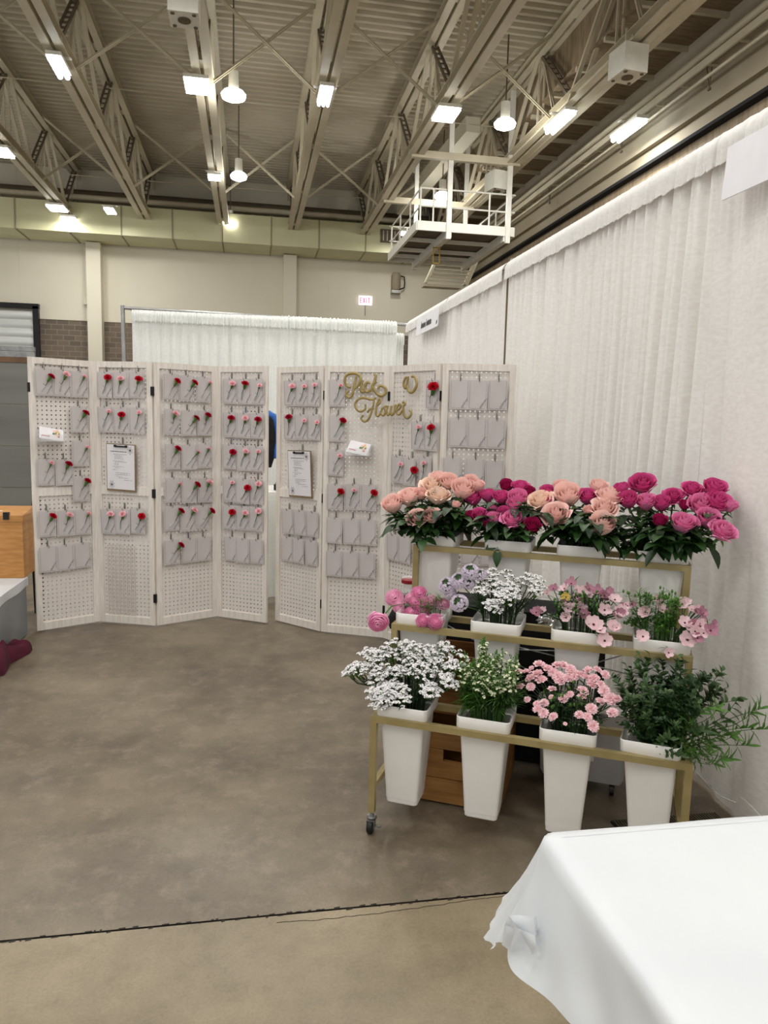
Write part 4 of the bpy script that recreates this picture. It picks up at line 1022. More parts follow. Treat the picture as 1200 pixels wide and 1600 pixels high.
for bi, lst in enumerate((B1, B2, B3, B4)):
    ys = [a[1] for a in lst]; y1 = max(ys); y0 = min(ys)
    lst = sorted(lst, key=lambda a: a[0]); cnt = {}
    for (px, py, r, c) in lst:
        n = cnt.get(c, 0); cnt[c] = n + 1
        v = .50 - .02 + .21 * (y1 - py) / (y1 - y0)
        rose(px, py, r, c, 2, bi, v, 'roses in the top tier', f'{c} rose, {ordn(n)} of its colour from left, {TB[bi]} top bucket', openv=(0 if r < 11.5 else None), leaves=4)
# extra leafy stems so the top buckets read dark green below the blooms
def leafy(ti, bi, n, spread, hmin, hmax, label, group):
    bc = BC[(ti, bi)]
    for k in range(n):
        a = rr.uniform(0, 6.28); q = rr.uniform(.2, 1); h = rr.uniform(hmin, hmax)
        head = bc + Vector((0, 0, .37 + h)) + U * math.cos(a) * spread * q + V * math.sin(a) * spread * .8 * q
        base = clampin(head, bc, .05); t = thing('leafy_stem', label, 'foliage', group, base)
        pts = stem_pts(base, head, (head - bc).normalized()); mb = MB(); mb.tube([p - base for p in pts], .0025, 5); build(mb, 'stem', m_stemd, t, smooth=60)
        for j in range(8):
            f = rr.uniform(.62, 1); i = min(5, int(f * 6)); p = pts[i].lerp(pts[i + 1], f * 6 - i); b_ = rr.uniform(0, 6.28)
            dd = Vector((math.cos(b_), math.sin(b_), rr.uniform(-.5, .3))); Mq = dd.to_track_quat('X', 'Z').to_matrix().to_4x4(); Mq.translation = p - base
            link('leaf', RL[rr.randrange(3)], t, mw=Mq @ Matrix.Scale(rr.uniform(.8, 1.25), 4))
for bi in range(4): leafy(2, bi, 13, .12, -.01, .11, f'dark green leafy rose stem among the blooms, {TB[bi]} top bucket', f'leafy stems, {TB[bi]} top bucket')

# ---- middle tier
RN = [A7(*a) + (c,) for *a, c in [(215, 240, 50, 'light pink'), (255, 292, 45, 'light pink'), (375, 213, 46, 'pink'), (322, 245, 28, 'light pink'), (348, 275, 46, 'pink'), (330, 340, 48, 'pink'), (398, 322, 46, 'pink'), (460, 268, 38, 'light pink'), (535, 285, 34, 'light pink'), (403, 393, 37, 'pink'), (483, 400, 45, 'pink'), (120, 425, 56, 'pink'), (250, 320, 30, 'light pink'), (420, 270, 34, 'pink')]]
for i, (px, py, r, c) in enumerate(sorted(RN)):
    low = py > 962; v = .225 + (-.02 if low else .03 + .1 * (970 - py) / 50)
    if px < 600: v = .2
    head = tp(px, py, v); R = r / F * (head - EYE).dot(FW); bc = BC[(1, 0)]; base = clampin(head, bc, .05)
    toc = (EYE - head).normalized(); d = ((head - bc - Vector((0, 0, .3))).normalized() * .5 + toc * 1.0 + Vector((0, 0, .25))).normalized()
    if px < 600: d = (toc * .9 + Vector((-.1, 0, -.45))).normalized()
    t = thing('ranunculus', f'{c} ranunculus bloom, {ordn(i)} from left in the middle tier' + (', drooping outside the bucket' if px < 600 else ''), 'flower', 'ranunculus in the middle tier', base)
    link('bloom', RAN[c][i % 2], t, mw=Matrix.Translation(-base) @ aim(head, d, rr.uniform(0, 6)) @ Matrix.Scale(R * 1.45, 4))
    mb = MB()
    if px < 600:
        rim = bc + Vector((0, 0, .385)) - U * .08; pts = [base, rim + Vector((0, 0, .0)), rim.lerp(head, .5) + Vector((0, 0, .03)), head - d * R * .5 + Vector((.015, 0, .02)), head]
    else: pts = stem_pts(base, head - d * R * .6, d)
    mb.tube([p - base for p in pts], .003, 6); build(mb, 'stem', m_leafb if px < 600 else m_stem, t, smooth=60)

def florets(mb, c, n, R, s, dome, rng, mi=0, gm=1, up=(0, 0, 1)):
    """tiny five petal florets spread on a dome of radius R about c, s is floret size"""
    for k in range(n):
        a = rng.uniform(0, 6.28); q = math.sqrt(rng.random()); x, y = R * q * math.cos(a), R * q * math.sin(a); z = dome * (1 - q * q) + rng.uniform(-.1, .1) * R
        p = Vector(c) + Vector((x, y, z)); nrm = Vector((x * .8, y * .8, R * .9)).normalized(); M_ = aim(p, nrm, rng.uniform(0, 6))
        vs = []; ss = s * rng.uniform(.75, 1.2)
        for j in range(10):
            b = j * PI / 5; rr_ = ss if j % 2 == 0 else ss * .5; vs.append(M_ @ Vector((rr_ * math.cos(b), rr_ * math.sin(b), ss * (.35 if j % 2 == 0 else .15))))
        vs.append(M_ @ Vector((0, 0, -.1 * ss))); o = len(vs) - 1
        mb.add(vs, [(j, (j + 1) % 10, o) for j in range(10)], mi)
        vs2 = [M_ @ Vector((ss * .45 * math.cos(b), ss * .45 * math.sin(b), ss * .05)) for b in (0, 2.1, 4.2)] + [M_ @ Vector((0, 0, -1.6 * ss))]
        mb.add(vs2, [(0, 1, 3), (1, 2, 3), (2, 0, 3)], gm)
def spray_statice(seed):
    r = random.Random(seed); fl = MB(); st = MB()
    for k in range(7):
        a = k * .9 + r.uniform(-.3, .3); q = .0 if k == 0 else r.uniform(.6, 1.15); p = Vector((q * math.cos(a), q * math.sin(a), r.uniform(-.25, .25) - .35 * q * q))
        st.tube([(0, 0, -1.6), (p.x * .35, p.y * .35, -.9), (p.x, p.y, p.z - .1)], .03, 4)
        florets(fl, p, 22, .28, .13, .16, r)
        for j in range(4): b = r.uniform(0, 6.28); leaf_patch(st, p + Vector((0, 0, -.12)), (math.cos(b), math.sin(b), .1), (0, 0, 1), .3, .06)
    return fl.mesh('statice_florets', [m_wht, m_leafb]), st.mesh('statice_branches', m_leafb, 60)
STAT = [spray_statice(s) for s in range(4)]
def scab(seed):
    r = random.Random(seed); fl = MB(); R = 1.0
    for k in range(240):
        z = r.uniform(-.3, 1); a = r.uniform(0, 6.28); q = math.sqrt(max(0, 1 - z * z)); n = Vector((q * math.cos(a), q * math.sin(a), z * .75)); mi = 2 if z > .9 else 0
        M_ = aim(n * .9, n, r.uniform(0, 6)); s = r.uniform(.15, .22) if mi == 0 else .08
        vs = [M_ @ Vector(((s if j % 2 == 0 else s * .45) * math.cos(j * PI / 5), (s if j % 2 == 0 else s * .45) * math.sin(j * PI / 5), s * .2)) for j in range(10)] + [M_ @ Vector((0, 0, -.4 * s))]
        fl.add(vs, [(j, (j + 1) % 10, 10) for j in range(10)], mi)
    fl.lathe([(.001, -.5), (.5, -.3), (.66, .1), (.5, .45), (.001, .58)], 12, mi=1)
    return fl.mesh('lilac_florets', [m_lil, m_leaf, m_leafb])
SCAB = [scab(s) for s in range(2)]
def anemone(seed, mt):
    r = random.Random(seed); mb = MB(); n = r.choice((5, 6, 6, 7))
    for i in range(n):
        a0 = i * 2 * PI / n + r.uniform(-.12, .12); L = r.uniform(.85, 1.05); cup = r.uniform(.3, .95); w = .45
        def fn(u, v, a0=a0, L=L, cup=cup):
            e = 2 * u - 1; ww = w * math.sin(PI * min(1, .12 + v * .75)) ** .9; x = L * v; y = e * ww; z = cup * v * v * (1 - .3 * v) + .1 * e * e * v
            return Vector((x * math.cos(a0) - y * math.sin(a0), x * math.sin(a0) + y * math.cos(a0), z))
        mb.grid(fn, 4, 6, 0)
    mb.lathe([(.13, 0), (.15, .06), (.09, .13), (.001, .15)], 10, mi=1)
    mb.lathe([(.001, -.2), (.1, -.1), (.12, .0)], 6, mi=2)
    return mb.mesh('butterfly_bloom', [mt, m_dark, m_leafb], 179)
ANEM = {'mauve': [anemone(s, m_mauve) for s in range(3)], 'plum': [anemone(s + 4, m_plum) for s in range(2)], 'yellow': [anemone(9, m_yel)]}
def single(name, meshes, px, py, r, ti, bi, v, label, cat, group, face=.7, upb=.4, stemr=.0016, stemm=None, leafm=None, jit=0):
    head = tp(px, py, v); R = r / F * (head - EYE).dot(FW); bc = BC[(ti, bi)]; base = clampin(bc + (head - bc) * .5, bc, .055)
    toc = (EYE - head).normalized(); out = (head - bc - Vector((0, 0, .3))).normalized()
    d = (out * .5 + toc * face + Vector((0, 0, upb)) + Vector([rr.uniform(-jit, jit) for _ in range(3)])).normalized()
    t = thing(name, label, cat, group, base)
    M_ = Matrix.Translation(-base) @ aim(head, d, rr.uniform(0, 6)) @ Matrix.Scale(R, 4)
    ms = meshes if isinstance(meshes, tuple) else (meshes,)
    link('bloom', ms[0], t, mw=M_)
    if len(ms) > 1: link('branches', ms[1], t, mw=M_)
    pts = stem_pts(base, head - d * R * (1.4 if len(ms) > 1 else .1), d); mb = MB(); mb.tube([p - base for p in pts], stemr, 5)
    if leafm:
        for k in range(leafm):
            f = rr.uniform(.45, .95); i = min(5, int(f * 6)); p = pts[i].lerp(pts[i + 1], f * 6 - i) - base; b = rr.uniform(0, 6.28)
            leaf_patch(mb, p, (math.cos(b), math.sin(b), rr.uniform(.2, 1.2)), (0, 0, 1), rr.uniform(.03, .07), .003, n=4, droop=.3)
    build(mb, 'stem', stemm or m_stem, t, smooth=60)
    return t
LI = [(555, 180, 60), (632, 150, 62), (700, 95, 60), (762, 112, 42), (630, 290, 62), (575, 225, 42), (690, 165, 45)]
for i, a in enumerate(sorted(LI)):
    px, py, r = A7(*a); single('scabiosa', SCAB[i % 2], px, py, r, 1, 1, .225 + (.03 if py > 935 else .1), f'lilac scabiosa head, {ordn(i)} from left in the middle tier', 'flower', 'lilac scabiosa in the middle tier', face=.8, stemr=.002)
def blob(pts, n, seed):   # scatter n points over listed blobs (x,y,rx,ry)
    r = random.Random(seed); o = []
    for k in range(n):
        x, y, rx, ry = pts[k % len(pts)]; a = r.uniform(0, 6.28); q = math.sqrt(r.random()); o.append((x + rx * q * math.cos(a), y + ry * q * math.sin(a)))
    return o
for i, (x, y) in enumerate(blob([(860, 130, 110, 50), (800, 170, 90, 50), (950, 190, 110, 60), (1040, 150, 90, 55), (1120, 180, 70, 60), (900, 240, 90, 40), (830, 300, 30, 30)], 38, 3)):
    px, py, _ = A7(x, y, 1); v = .225 + max(.02, .15 * (1 - (y - 70) / 230))
    single('statice_spray', STAT[i % 4], px, py, 11, 1, 1, v, 'white statice spray in the second bucket of the middle tier', 'flower', 'white statice, middle tier', face=.25, upb=.8, stemr=.0018, stemm=m_stemd, leafm=4, jit=.15)
AN3 = [(235, 120, 40, 'plum'), (195, 150, 40, 'mauve'), (130, 150, 32, 'plum'), (205, 200, 32, 'yellow'), (215, 265, 42, 'mauve'), (285, 270, 52, 'mauve'), (205, 320, 38, 'mauve'), (365, 360, 62, 'mauve'), (300, 165, 40, 'mauve'), (340, 150, 36, 'plum'), (390, 165, 40, 'plum'), (430, 190, 42, 'plum'), (430, 275, 46, 'mauve'), (490, 215, 44, 'mauve'), (525, 285, 50, 'mauve'), (565, 250, 30, 'mauve'), (480, 370, 44, 'mauve'), (430, 455, 52, 'mauve'), (270, 200, 36, 'mauve'), (30, 290, 40, 'plum'), (460, 165, 30, 'plum'), (510, 300, 34, 'plum'), (300, 225, 28, 'plum')]
AN4 = [(670, 290, 46, 'mauve'), (740, 215, 36, 'mauve'), (770, 275, 32, 'mauve'), (885, 240, 44, 'mauve'), (850, 250, 26, 'plum'), (900, 350, 46, 'mauve'), (975, 275, 34, 'mauve'), (1000, 290, 38, 'plum'), (990, 370, 44, 'mauve'), (915, 450, 58, 'mauve'), (960, 400, 40, 'mauve'), (975, 440, 40, 'plum'), (1050, 395, 48, 'plum'), (1070, 355, 28, 'plum'), (655, 430, 44, 'mauve'), (805, 525, 36, 'mauve'), (1010, 410, 34, 'mauve'), (940, 270, 26, 'mauve')]
for bi, L_ in ((2, AN3), (3, AN4)):
    q_ = random.Random(bi); base_ = list(L_)
    for x, y, r, c in base_:
        if y < 400 and q_.random() < .75: L_.append((x + q_.uniform(-45, 45), y + q_.uniform(-30, 40), r * q_.uniform(.55, .85), q_.choice(('mauve', 'plum', 'mauve'))))
    for i, (x, y, r, c) in enumerate(sorted(L_)):
        px, py, rp = A8(x, y, r); v = .225 + max(-.02, .15 * (1 - (y - 120) / 260))
        single('butterfly_ranunculus', rr.choice(ANEM[c]), px, py, rp * .92, 1, bi, v, f'{c} open bloom, {ordn(i)} from left in the {TB[bi]} middle bucket', 'flower', f'open blooms, {TB[bi]} middle bucket', face=.75, upb=.25, jit=.35, leafm=2)
# slender green filler stems
def grassy(ti, bi, n, spread, h0, h1, nl, label, group, mt, leafl=(.02, .05), lw=.0022, buds=None, lean=(0, 0)):
    bc = BC[(ti, bi)]
    for k in range(n):
        a = rr.uniform(0, 6.28); q = math.sqrt(rr.random()); h = rr.uniform(h0, h1)
        head = bc + Vector((0, 0, .37 + h)) + U * (math.cos(a) * spread * q + lean[0]) + V * (math.sin(a) * spread * .75 * q + lean[1])
        base = clampin(bc + (head - bc) * .6, bc, .06); mb = MB(); pts = stem_pts(base, head, ((head - bc).normalized() + Vector((0, 0, .4))).normalized())
        mb.tube([p - base for p in pts], .0014, 5)
        for j in range(nl):
            f = rr.uniform(.4, 1); i = min(5, int(f * 6)); p = pts[i].lerp(pts[i + 1], f * 6 - i) - base; b = rr.uniform(0, 6.28)
            leaf_patch(mb, p, (math.cos(b), math.sin(b), rr.uniform(.1, 1.0)), (0, 0, 1), rr.uniform(*leafl), lw, n=4, droop=.3)
        t = thing('green_stem', label, 'foliage', group, base); build(mb, 'stem', mt, t, smooth=60)
        if buds:
            mb = MB()
            for j in range(3): p = head - base + Vector((rr.uniform(-.015, .015), rr.uniform(-.015, .015), rr.uniform(-.02, .01))); mb.lathe([(.001, -.006), (.004, -.003), (.0045, .002), (.001, .007)], 6, p)
            build(mb, 'bud', buds, t, smooth=60)
grassy(1, 2, 40, .1, .04, .12, 20, 'slim green stem in the third middle bucket', 'green stems, third middle bucket', m_stemd, buds=m_leafb)
grassy(1, 3, 40, .1, .03, .15, 28, 'slim green leafy stem in the rightmost middle bucket', 'green stems, rightmost middle bucket', m_leafb, buds=m_leafb, lean=(-.02, 0))
grassy(1, 1, 30, .09, .02, .08, 8, 'slim green stem in the second middle bucket', 'green stems, second middle bucket', m_stemd)
grassy(1, 0, 14, .075, .0, .06, 10, 'slim green stem in the leftmost middle bucket', 'green stems, leftmost middle bucket', m_leafb)
# ---- bottom tier
A9 = lambda x, y: (530 + x / 4, 1000 + y / 4)
for i, (x, y) in enumerate(blob([(100, 160, 55, 25), (180, 100, 80, 50), (280, 60, 90, 45), (400, 40, 90, 45), (520, 60, 90, 50), (640, 60, 80, 50), (200, 190, 70, 40), (330, 150, 80, 50), (450, 150, 80, 60), (600, 180, 80, 50), (720, 130, 60, 50), (230, 310, 40, 40), (300, 270, 40, 40), (720, 230, 40, 40), (590, 300, 40, 30), (270, 370, 30, 25), (390, 330, 20, 50)], 92, 8)):
    px, py = A9(x, y); v = max(.0, .16 * (1 - (y - 20) / 330)) + .0
    single('statice_spray', STAT[i % 4], px, py, 12.8, 0, 0, v, 'white statice spray in the leftmost bucket of the bottom tier', 'flower', 'white statice, bottom tier', face=.25, upb=.8, stemr=.002, stemm=m_stemd, leafm=4, jit=.15)
def cream_spray(seed):
    r = random.Random(seed); fl = MB(); st = MB()
    for k in range(9):
        z = -1.0 + 2.0 * k / 8; a = k * 2.4; q = .55 * (1 - k / 12); p = Vector((q * math.cos(a), q * math.sin(a), z))
        st.tube([(0, 0, z - .5), (p.x * .6, p.y * .6, z - .15), p], .025, 4)
        if k < 7: florets(fl, p, 5, .16, .15, .1, r)
        else: fl.lathe([(.001, -.12), (.07, -.05), (.07, .05), (.001, .16)], 6, p, mi=1)
        for j in range(2): b = r.uniform(0, 6.28); leaf_patch(st, (0, 0, z - .5), (math.cos(b), math.sin(b), .5), (0, 0, 1), .6, .05)
    st.tube([(0, 0, -1.8), (0, 0, 1.1)], .035, 5)
    return fl.mesh('cream_florets', [m_cream, m_leafb]), st.mesh('cream_branches', m_leafb, 60)
CRM = [cream_spray(s) for s in range(3)]
for i, (x, y) in enumerate(blob([(1000, 190, 100, 60), (900, 170, 80, 50), (800, 180, 60, 50), (900, 50, 12, 30), (1070, 230, 60, 50), (1040, 130, 70, 30), (950, 270, 90, 40)], 44, 12)):
    px, py = A9(x, y); v = max(.02, .14 * (1 - (y - 30) / 270))
    single('cream_flower_spray', CRM[i % 3], px, py, 15, 0, 1, v, 'greenish white flower spray in the second bucket of the bottom tier', 'flower', 'cream sprays, bottom tier', face=.1, upb=1.1, stemm=m_stem, leafm=10, jit=.1)
grassy(0, 1, 60, .105, .0, .15, 26, 'narrow leaved green stem in the second bottom bucket', 'green stems, second bottom bucket', m_leafb, leafl=(.03, .06), lw=.0024)
grassy(0, 0, 46, .09, .0, .13, 10, 'slim green stem in the leftmost bottom bucket', 'green stems, leftmost bottom bucket', m_stemd)
grassy(0, 2, 52, .09, .0, .13, 14, 'slim green stem in the third bottom bucket', 'green stems, third bottom bucket', m_stemd, buds=m_leafb)
SPC = [mk_carnation(50 + s, layers=4, kf=7).mesh('spray_carnation_bloom', m_spray, 179) for s in range(3)]
S2 = lambda x, y, r: (680 + x / 3.75, 1000 + y / 3.75, r / 3.75)
SP = [(490, 190, 28), (535, 190, 28), (610, 145, 32), (565, 165, 16), (560, 225, 32), (600, 200, 34), (620, 235, 34), (660, 170, 32), (690, 190, 30), (715, 150, 30), (745, 150, 32), (790, 170, 30), (720, 215, 34), (735, 240, 32), (800, 190, 30), (815, 215, 26), (895, 180, 30), (950, 175, 24), (995, 205, 28), (880, 220, 32), (930, 225, 32), (915, 262, 32), (970, 262, 28), (865, 300, 34), (858, 335, 26), (990, 300, 34), (1025, 345, 38), (1065, 345, 28), (965, 360, 26), (685, 290, 26), (680, 335, 16), (750, 345, 28), (790, 320, 22), (640, 370, 26), (540, 350, 20), (500, 275, 26), (560, 275, 26), (600, 405, 28), (635, 430, 30), (692, 452, 28), (845, 440, 28), (915, 405, 34), (892, 452, 28), (925, 505, 34), (1040, 428, 32), (762, 492, 12), (595, 375, 20), (775, 225, 30), (845, 200, 26), (1010, 320, 24)]
for i, (x, y, r) in enumerate(SP):
    px, py, rp = S2(x, y, r); v = max(.0, .16 * (1 - (y - 140) / 340))
    single('spray_carnation', SPC[i % 3], px, py, rp * 1.1, 0, 2, v, 'pink spray carnation bloom in the third bucket of the bottom tier', 'flower', 'pink spray carnations, bottom tier', face=.45, upb=.6, stemm=m_stemd, leafm=3, jit=.4)
def branch_mesh(seed, mt, L=.26, lw=.0085, ll=.03, n=40):
    r = random.Random(seed); mb = MB(); pts = [Vector((.02 * math.sin(k * .9 + seed) * k / 6, .02 * math.cos(k * .7 + seed) * k / 6, L * k / 6)) for k in range(7)]; mb.tube(pts, [.002 - .0002 * k for k in range(7)], 5)
    for k in range(n):
        f = r.uniform(.12, 1); i = min(5, int(f * 6)); p = pts[i].lerp(pts[i + 1], f * 6 - i); b = k * 2.4; leaf_patch(mb, p, (math.cos(b), math.sin(b), r.uniform(.3, 1.1)), (0, 0, 1), ll * r.uniform(.7, 1.2), lw * r.uniform(.8, 1.2), n=4, droop=.2)
    return mb.mesh('leafy_branch', mt, 60)
BRM = [branch_mesh(1, m_leafg), branch_mesh(2, m_leaf), branch_mesh(3, m_leafg), branch_mesh(4, m_leafb, ll=.05, lw=.0055, n=22), branch_mesh(5, m_leafg, ll=.042, lw=.011, n=14)]
bc = BC[(0, 3)]; G = lambda x, y: (800 + x / 3, 1010 + y / 3)
TG = [(560, 140, .1, 0), (600, 110, .1, 0), (635, 75, .12, 0), (680, 110, .1, 0), (730, 105, .1, 1), (780, 100, .08, 0), (520, 190, .06, 0), (480, 180, .1, 1), (830, 150, .05, 0), (880, 180, .04, 1), (910, 150, .08, 0), (940, 200, .05, 0), (1000, 145, .06, 2), (980, 200, .02, 0), (1010, 240, .03, 4), (1060, 270, .02, 4), (1120, 300, .02, 3), (1170, 385, -.02, 3), (1090, 380, -.02, 3), (1080, 460, -.03, 3), (1010, 420, -.04, 3), (1000, 520, -.05, 3), (940, 540, -.06, 3), (900, 480, -.05, 3), (880, 400, -.04, 4), (560, 260, .0, 0), (530, 340, -.01, 1), (620, 240, .0, 0), (680, 220, .0, 1), (740, 260, -.02, 0), (800, 250, -.02, 1), (860, 290, -.03, 0), (940, 300, -.03, 3), (620, 340, -.02, 0), (700, 340, -.03, 1), (780, 360, -.04, 0), (720, 440, -.05, 4), (740, 510, -.06, 4), (640, 170, .08, 1), (760, 190, .06, 0), (580, 200, .06, 1), (850, 230, .0, 0), (510, 270, .02, 0), (1150, 290, .0, 3)]
q_ = random.Random(4)
TG += [(x + q_.uniform(-35, 35), y + q_.uniform(-25, 45), v - .02, k) for x, y, v, k in TG if x < 960] + [(q_.uniform(520, 860), q_.uniform(170, 400), q_.uniform(-.04, .1), q_.choice((0, 1, 2))) for _ in range(26)]
for i, (x, y, v, k) in enumerate(TG):
    head = tp(*G(x, y), v + .05); base = clampin(head, bc, .06); rimc = bc + Vector((0, 0, .33))
    d = (head - rimc); L = d.length; d.normalize(); d = (d + Vector((0, 0, .1))).normalized()
    t = thing('foliage_branch', 'leafy green branch in the rightmost bucket of the bottom tier', 'foliage', 'green branches, bottom tier', base)
    st_ = head - d * .2 if L > .22 else head - d * L * .8
    link('leaves', BRM[k], t, mw=Matrix.Translation(-base) @ aim(head - d * min(L * .85, .24), d, rr.uniform(0, 6)) @ Matrix.Scale(min(1.0, max(.5, L / .27)), 4))
    mb = MB(); mb.tube([Vector((0, 0, 0)), rimc.lerp(base, .5) - base + (head - rimc) * .05, head - d * min(L * .85, .24) - base], .0024, 5); build(mb, 'stem', m_stem, t, smooth=60)

# ================================================ THINGS AROUND THE CART
def crate(loc, rz, w, d, h, label, mt):
    t = thing('wooden_crate', label, 'crate', 'wooden crates under the cart', loc, (0, 0, rz)); th = .014
    zs = [(.012, .12), (.125, h - .125), (h - .12 + 0, h)] if h > .26 else [(.012, h / 2 - .003), (h / 2 + .003, h)]
    for s in (0, 1):       # front/back with hand slot
        mb = MB(); y = s * (d - th) + th / 2
        mb.box((w / 2, y, .055), (w, th, .095)); mb.box((w / 2, y, h - .03), (w, th, .06))
        zm0, zm1 = .105, h - .062
        mb.box((w * .19, y, (zm0 + zm1) / 2), (w * .38, th, zm1 - zm0)); mb.box((w * .81, y, (zm0 + zm1) / 2), (w * .38, th, zm1 - zm0))
        mb.box((w / 2, y, (zm0 + zm1) / 2 - .022), (w * .24, th, max(.01, (zm1 - zm0) - .045)))
        build(mb, 'end_panel', mt, t)
    for s in (0, 1):
        for z0, z1 in ((.008, h * .32), (h * .345, h * .66), (h * .685, h)):
            mb = MB(); mb.box((s * (w - th) + th / 2, d / 2, (z0 + z1) / 2), (th, d - 2 * th, z1 - z0)); build(mb, 'side_slat', mt, t)
    mb = MB(); mb.box((w / 2, d / 2, .012), (w - .03, d - .03, .012)); build(mb, 'bottom_board', mt, t)
    return t
rzc = math.atan2(U.y, U.x)
crate(CM @ Vector((.065, .268, 0)), rzc, .36, .38, .28, 'honey stained wooden crate on the floor behind the front buckets', m_wood and mat('honey_pine', 'a87a42', .45, col2='8f6230', scale=6, stretch=(1, 1, 9), bump=.1))
crate(CM @ Vector((.06, .44, .281)), rzc, .34, .21, .25, 'darker wooden crate stacked on the floor crate', m_woodd)
# black cloth-covered box behind middle of cart
t = thing('covered_box', 'black cloth covered stack behind the middle of the cart', 'box', None, CM @ Vector((.42, .86, 0)), (0, 0, rzc))
mb = MB()
def cl(u, v):
    p = rsq(1, .12, 12); i = min(len(p) - 1, int(u * len(p) + .5) % len(p)); x, y = p[i]; k = 1 + .03 * math.sin(i * 1.7) * v
    return Vector((x * .34 * k, y * .13 * k, .66 - .65 * v))
mb.grid(cl, 48, 8); mb.box((0, 0, .655), (.66, .25, .012)); build(mb, 'cloth', m_blackcloth, t, smooth=60)
# foil parcel on top
t = thing('foil_parcel', 'crumpled silver foil bundle behind the middle tier', 'parcel', None, CM @ Vector((.56, .48, .668)))
mb = MB(); r9 = random.Random(6)
def fo(u, v): a = u * 2 * PI; b = (v - .5) * PI; k = 1 + .18 * math.sin(7 * a + 5 * v) * math.cos(5 * b); return Vector((.055 * k * math.cos(b) * math.cos(a), .045 * k * math.cos(b) * math.sin(a), .03 + .03 * k * math.sin(b)))
mb.grid(fo, 20, 10); build(mb, 'wrap', mat('crinkled_foil', 'dcdcdc', .22, .8, col2='c4c4c4', scale=40, bump=.6), t)
# frosted drawer tote on casters
t = thing('plastic_tote', 'frosted white plastic storage tote on small casters behind the cart', 'tote', None, CM @ Vector((.70, .6, 0)), (0, 0, rzc))
mb = MB(); mb.loops([[Vector((x * sx, y * sy, z)) for x, y in rsq(1, .2, 6)] for sx, sy, z in ((.15, .045, .05), (.16, .05, .07), (.175, .055, .33), (.18, .058, .34))]); build(mb, 'body', m_totew, t, smooth=40)
mb = MB(); mb.loops([[Vector((x * sx, y * sy, z)) for x, y in rsq(1, .2, 6)] for sx, sy, z in ((.185, .062, .34), (.185, .062, .352), (.175, .055, .358))]); build(mb, 'lid', m_bucket, t, smooth=40)
mb = MB(); mb.box((0, -.056, .2), (.09, .006, .12)); build(mb, 'label_window', m_paper, t)
for sx in (-1, 1):
    for sy in (-1, 1):
        mb = MB(); mb.loops([[Vector((sx * .12 + xx, sy * .03 + .022 * math.cos(a), .022 + .022 * math.sin(a))) for a in [2 * PI * j / 14 for j in range(14)]] for xx in (-.008, .008)]); mb.box((sx * .12, sy * .03, .045), (.02, .02, .02)); build(mb, 'caster', m_black, t)
# black stand leg
t = thing('folding_stand', 'black metal stand leg behind the right half of the cart', 'stand', None, (1.36, 2.86, 0))
mb = MB(); mb.tube([(0, 0, .004), (0, 0, .72)], .012, 8); build(mb, 'leg', m_black, t, smooth=50)
mb = MB(); mb.tube([(0.0, 0, .7), (.04, .05, .78), (.02, .02, .86)], .02, 8); build(mb, 'knob', m_black, t, smooth=50)
mb = MB(); mb.tube([(-.14, 0, .012), (.14, 0, .012)], .012, 8); build(mb, 'foot', m_black, t, smooth=50)
# black can with red strap behind cart left
P = at_plane(641, 915, (0, 3.7, 0), (0, 1, 0))
t = thing('black_bin', 'black bin with red band and clear wrap beside the right screen', 'bin', None, (P.x, 3.72, 0))
mb = MB(); mb.lathe([(.001, .0), (.055, .0), (.055, .52), (.05, .535), (.001, .535)], 20); build(mb, 'body', m_blackcloth, t, smooth=40)
mb = MB(); mb.lathe([(.04, .54), (.045, .56), (.03, .59), (.045, .63), (.001, .64)], 16); build(mb, 'clear_wrap', m_clear, t, smooth=60)
mb = MB(); mb.lathe([(.042, .6), (.044, .618), (.03, .622)], 18); build(mb, 'red_band', m_red, t, smooth=40)
mb = MB(); mb.lathe([(.001, .36), (.03, .37), (.045, .42), (.02, .47), (.001, .48)], 12, (-.08, -.05, 0)); build(mb, 'black_bow', m_blackcloth, t, smooth=60)
# floor grille + cord
t = thing('floor_grille', 'black ribbed floor grille strip by the foot of the right drape', 'grille', None, (0, 0, 0))
mb = MB(); mb.box((1.52, 2.3, .004), (.42, .1, .008), mi=0)
for k in range(40): mb.box((1.32 + k * .0105, 2.3, .01), (.004, .09, .005), mi=1)
build(mb, 'ribs', [m_black, m_steeld], t)
cp = [at_plane(x, y, (1.74, 0, 0), (1, 0, 0)) if y < 1262 else None for x, y in ((1082, 1200), (1100, 1213), (1112, 1232), (1128, 1245), (1150, 1254), (1175, 1261))]
P0 = CM @ Vector((CL, .19, .5))
pts = [Vector((1.345, 2.1, .42)), Vector((1.42, 2.12, .36))] + [Vector((p.x, p.y, max(.006, p.z))) for p in cp[2:]] + [Vector((1.72, 1.6, .02))]
Q = []
for i in range(len(pts) - 1):
    p0, p1, p2, p3 = pts[max(i - 1, 0)], pts[i], pts[i + 1], pts[min(i + 2, len(pts) - 1)]
    for q in range(6):
        t_ = q / 6; Q.append(.5 * ((2 * p1) + (p2 - p0) * t_ + (2 * p0 - 5 * p1 + 4 * p2 - p3) * t_ ** 2 + (3 * p1 - p0 - 3 * p2 + p3) * t_ ** 3))
mb = MB(); mb.tube(Q, .0022, 6); tag(build(mb, 'cord', m_bucket, smooth=60), 'thin white cord trailing from cart corner down the right drape', 'cord')

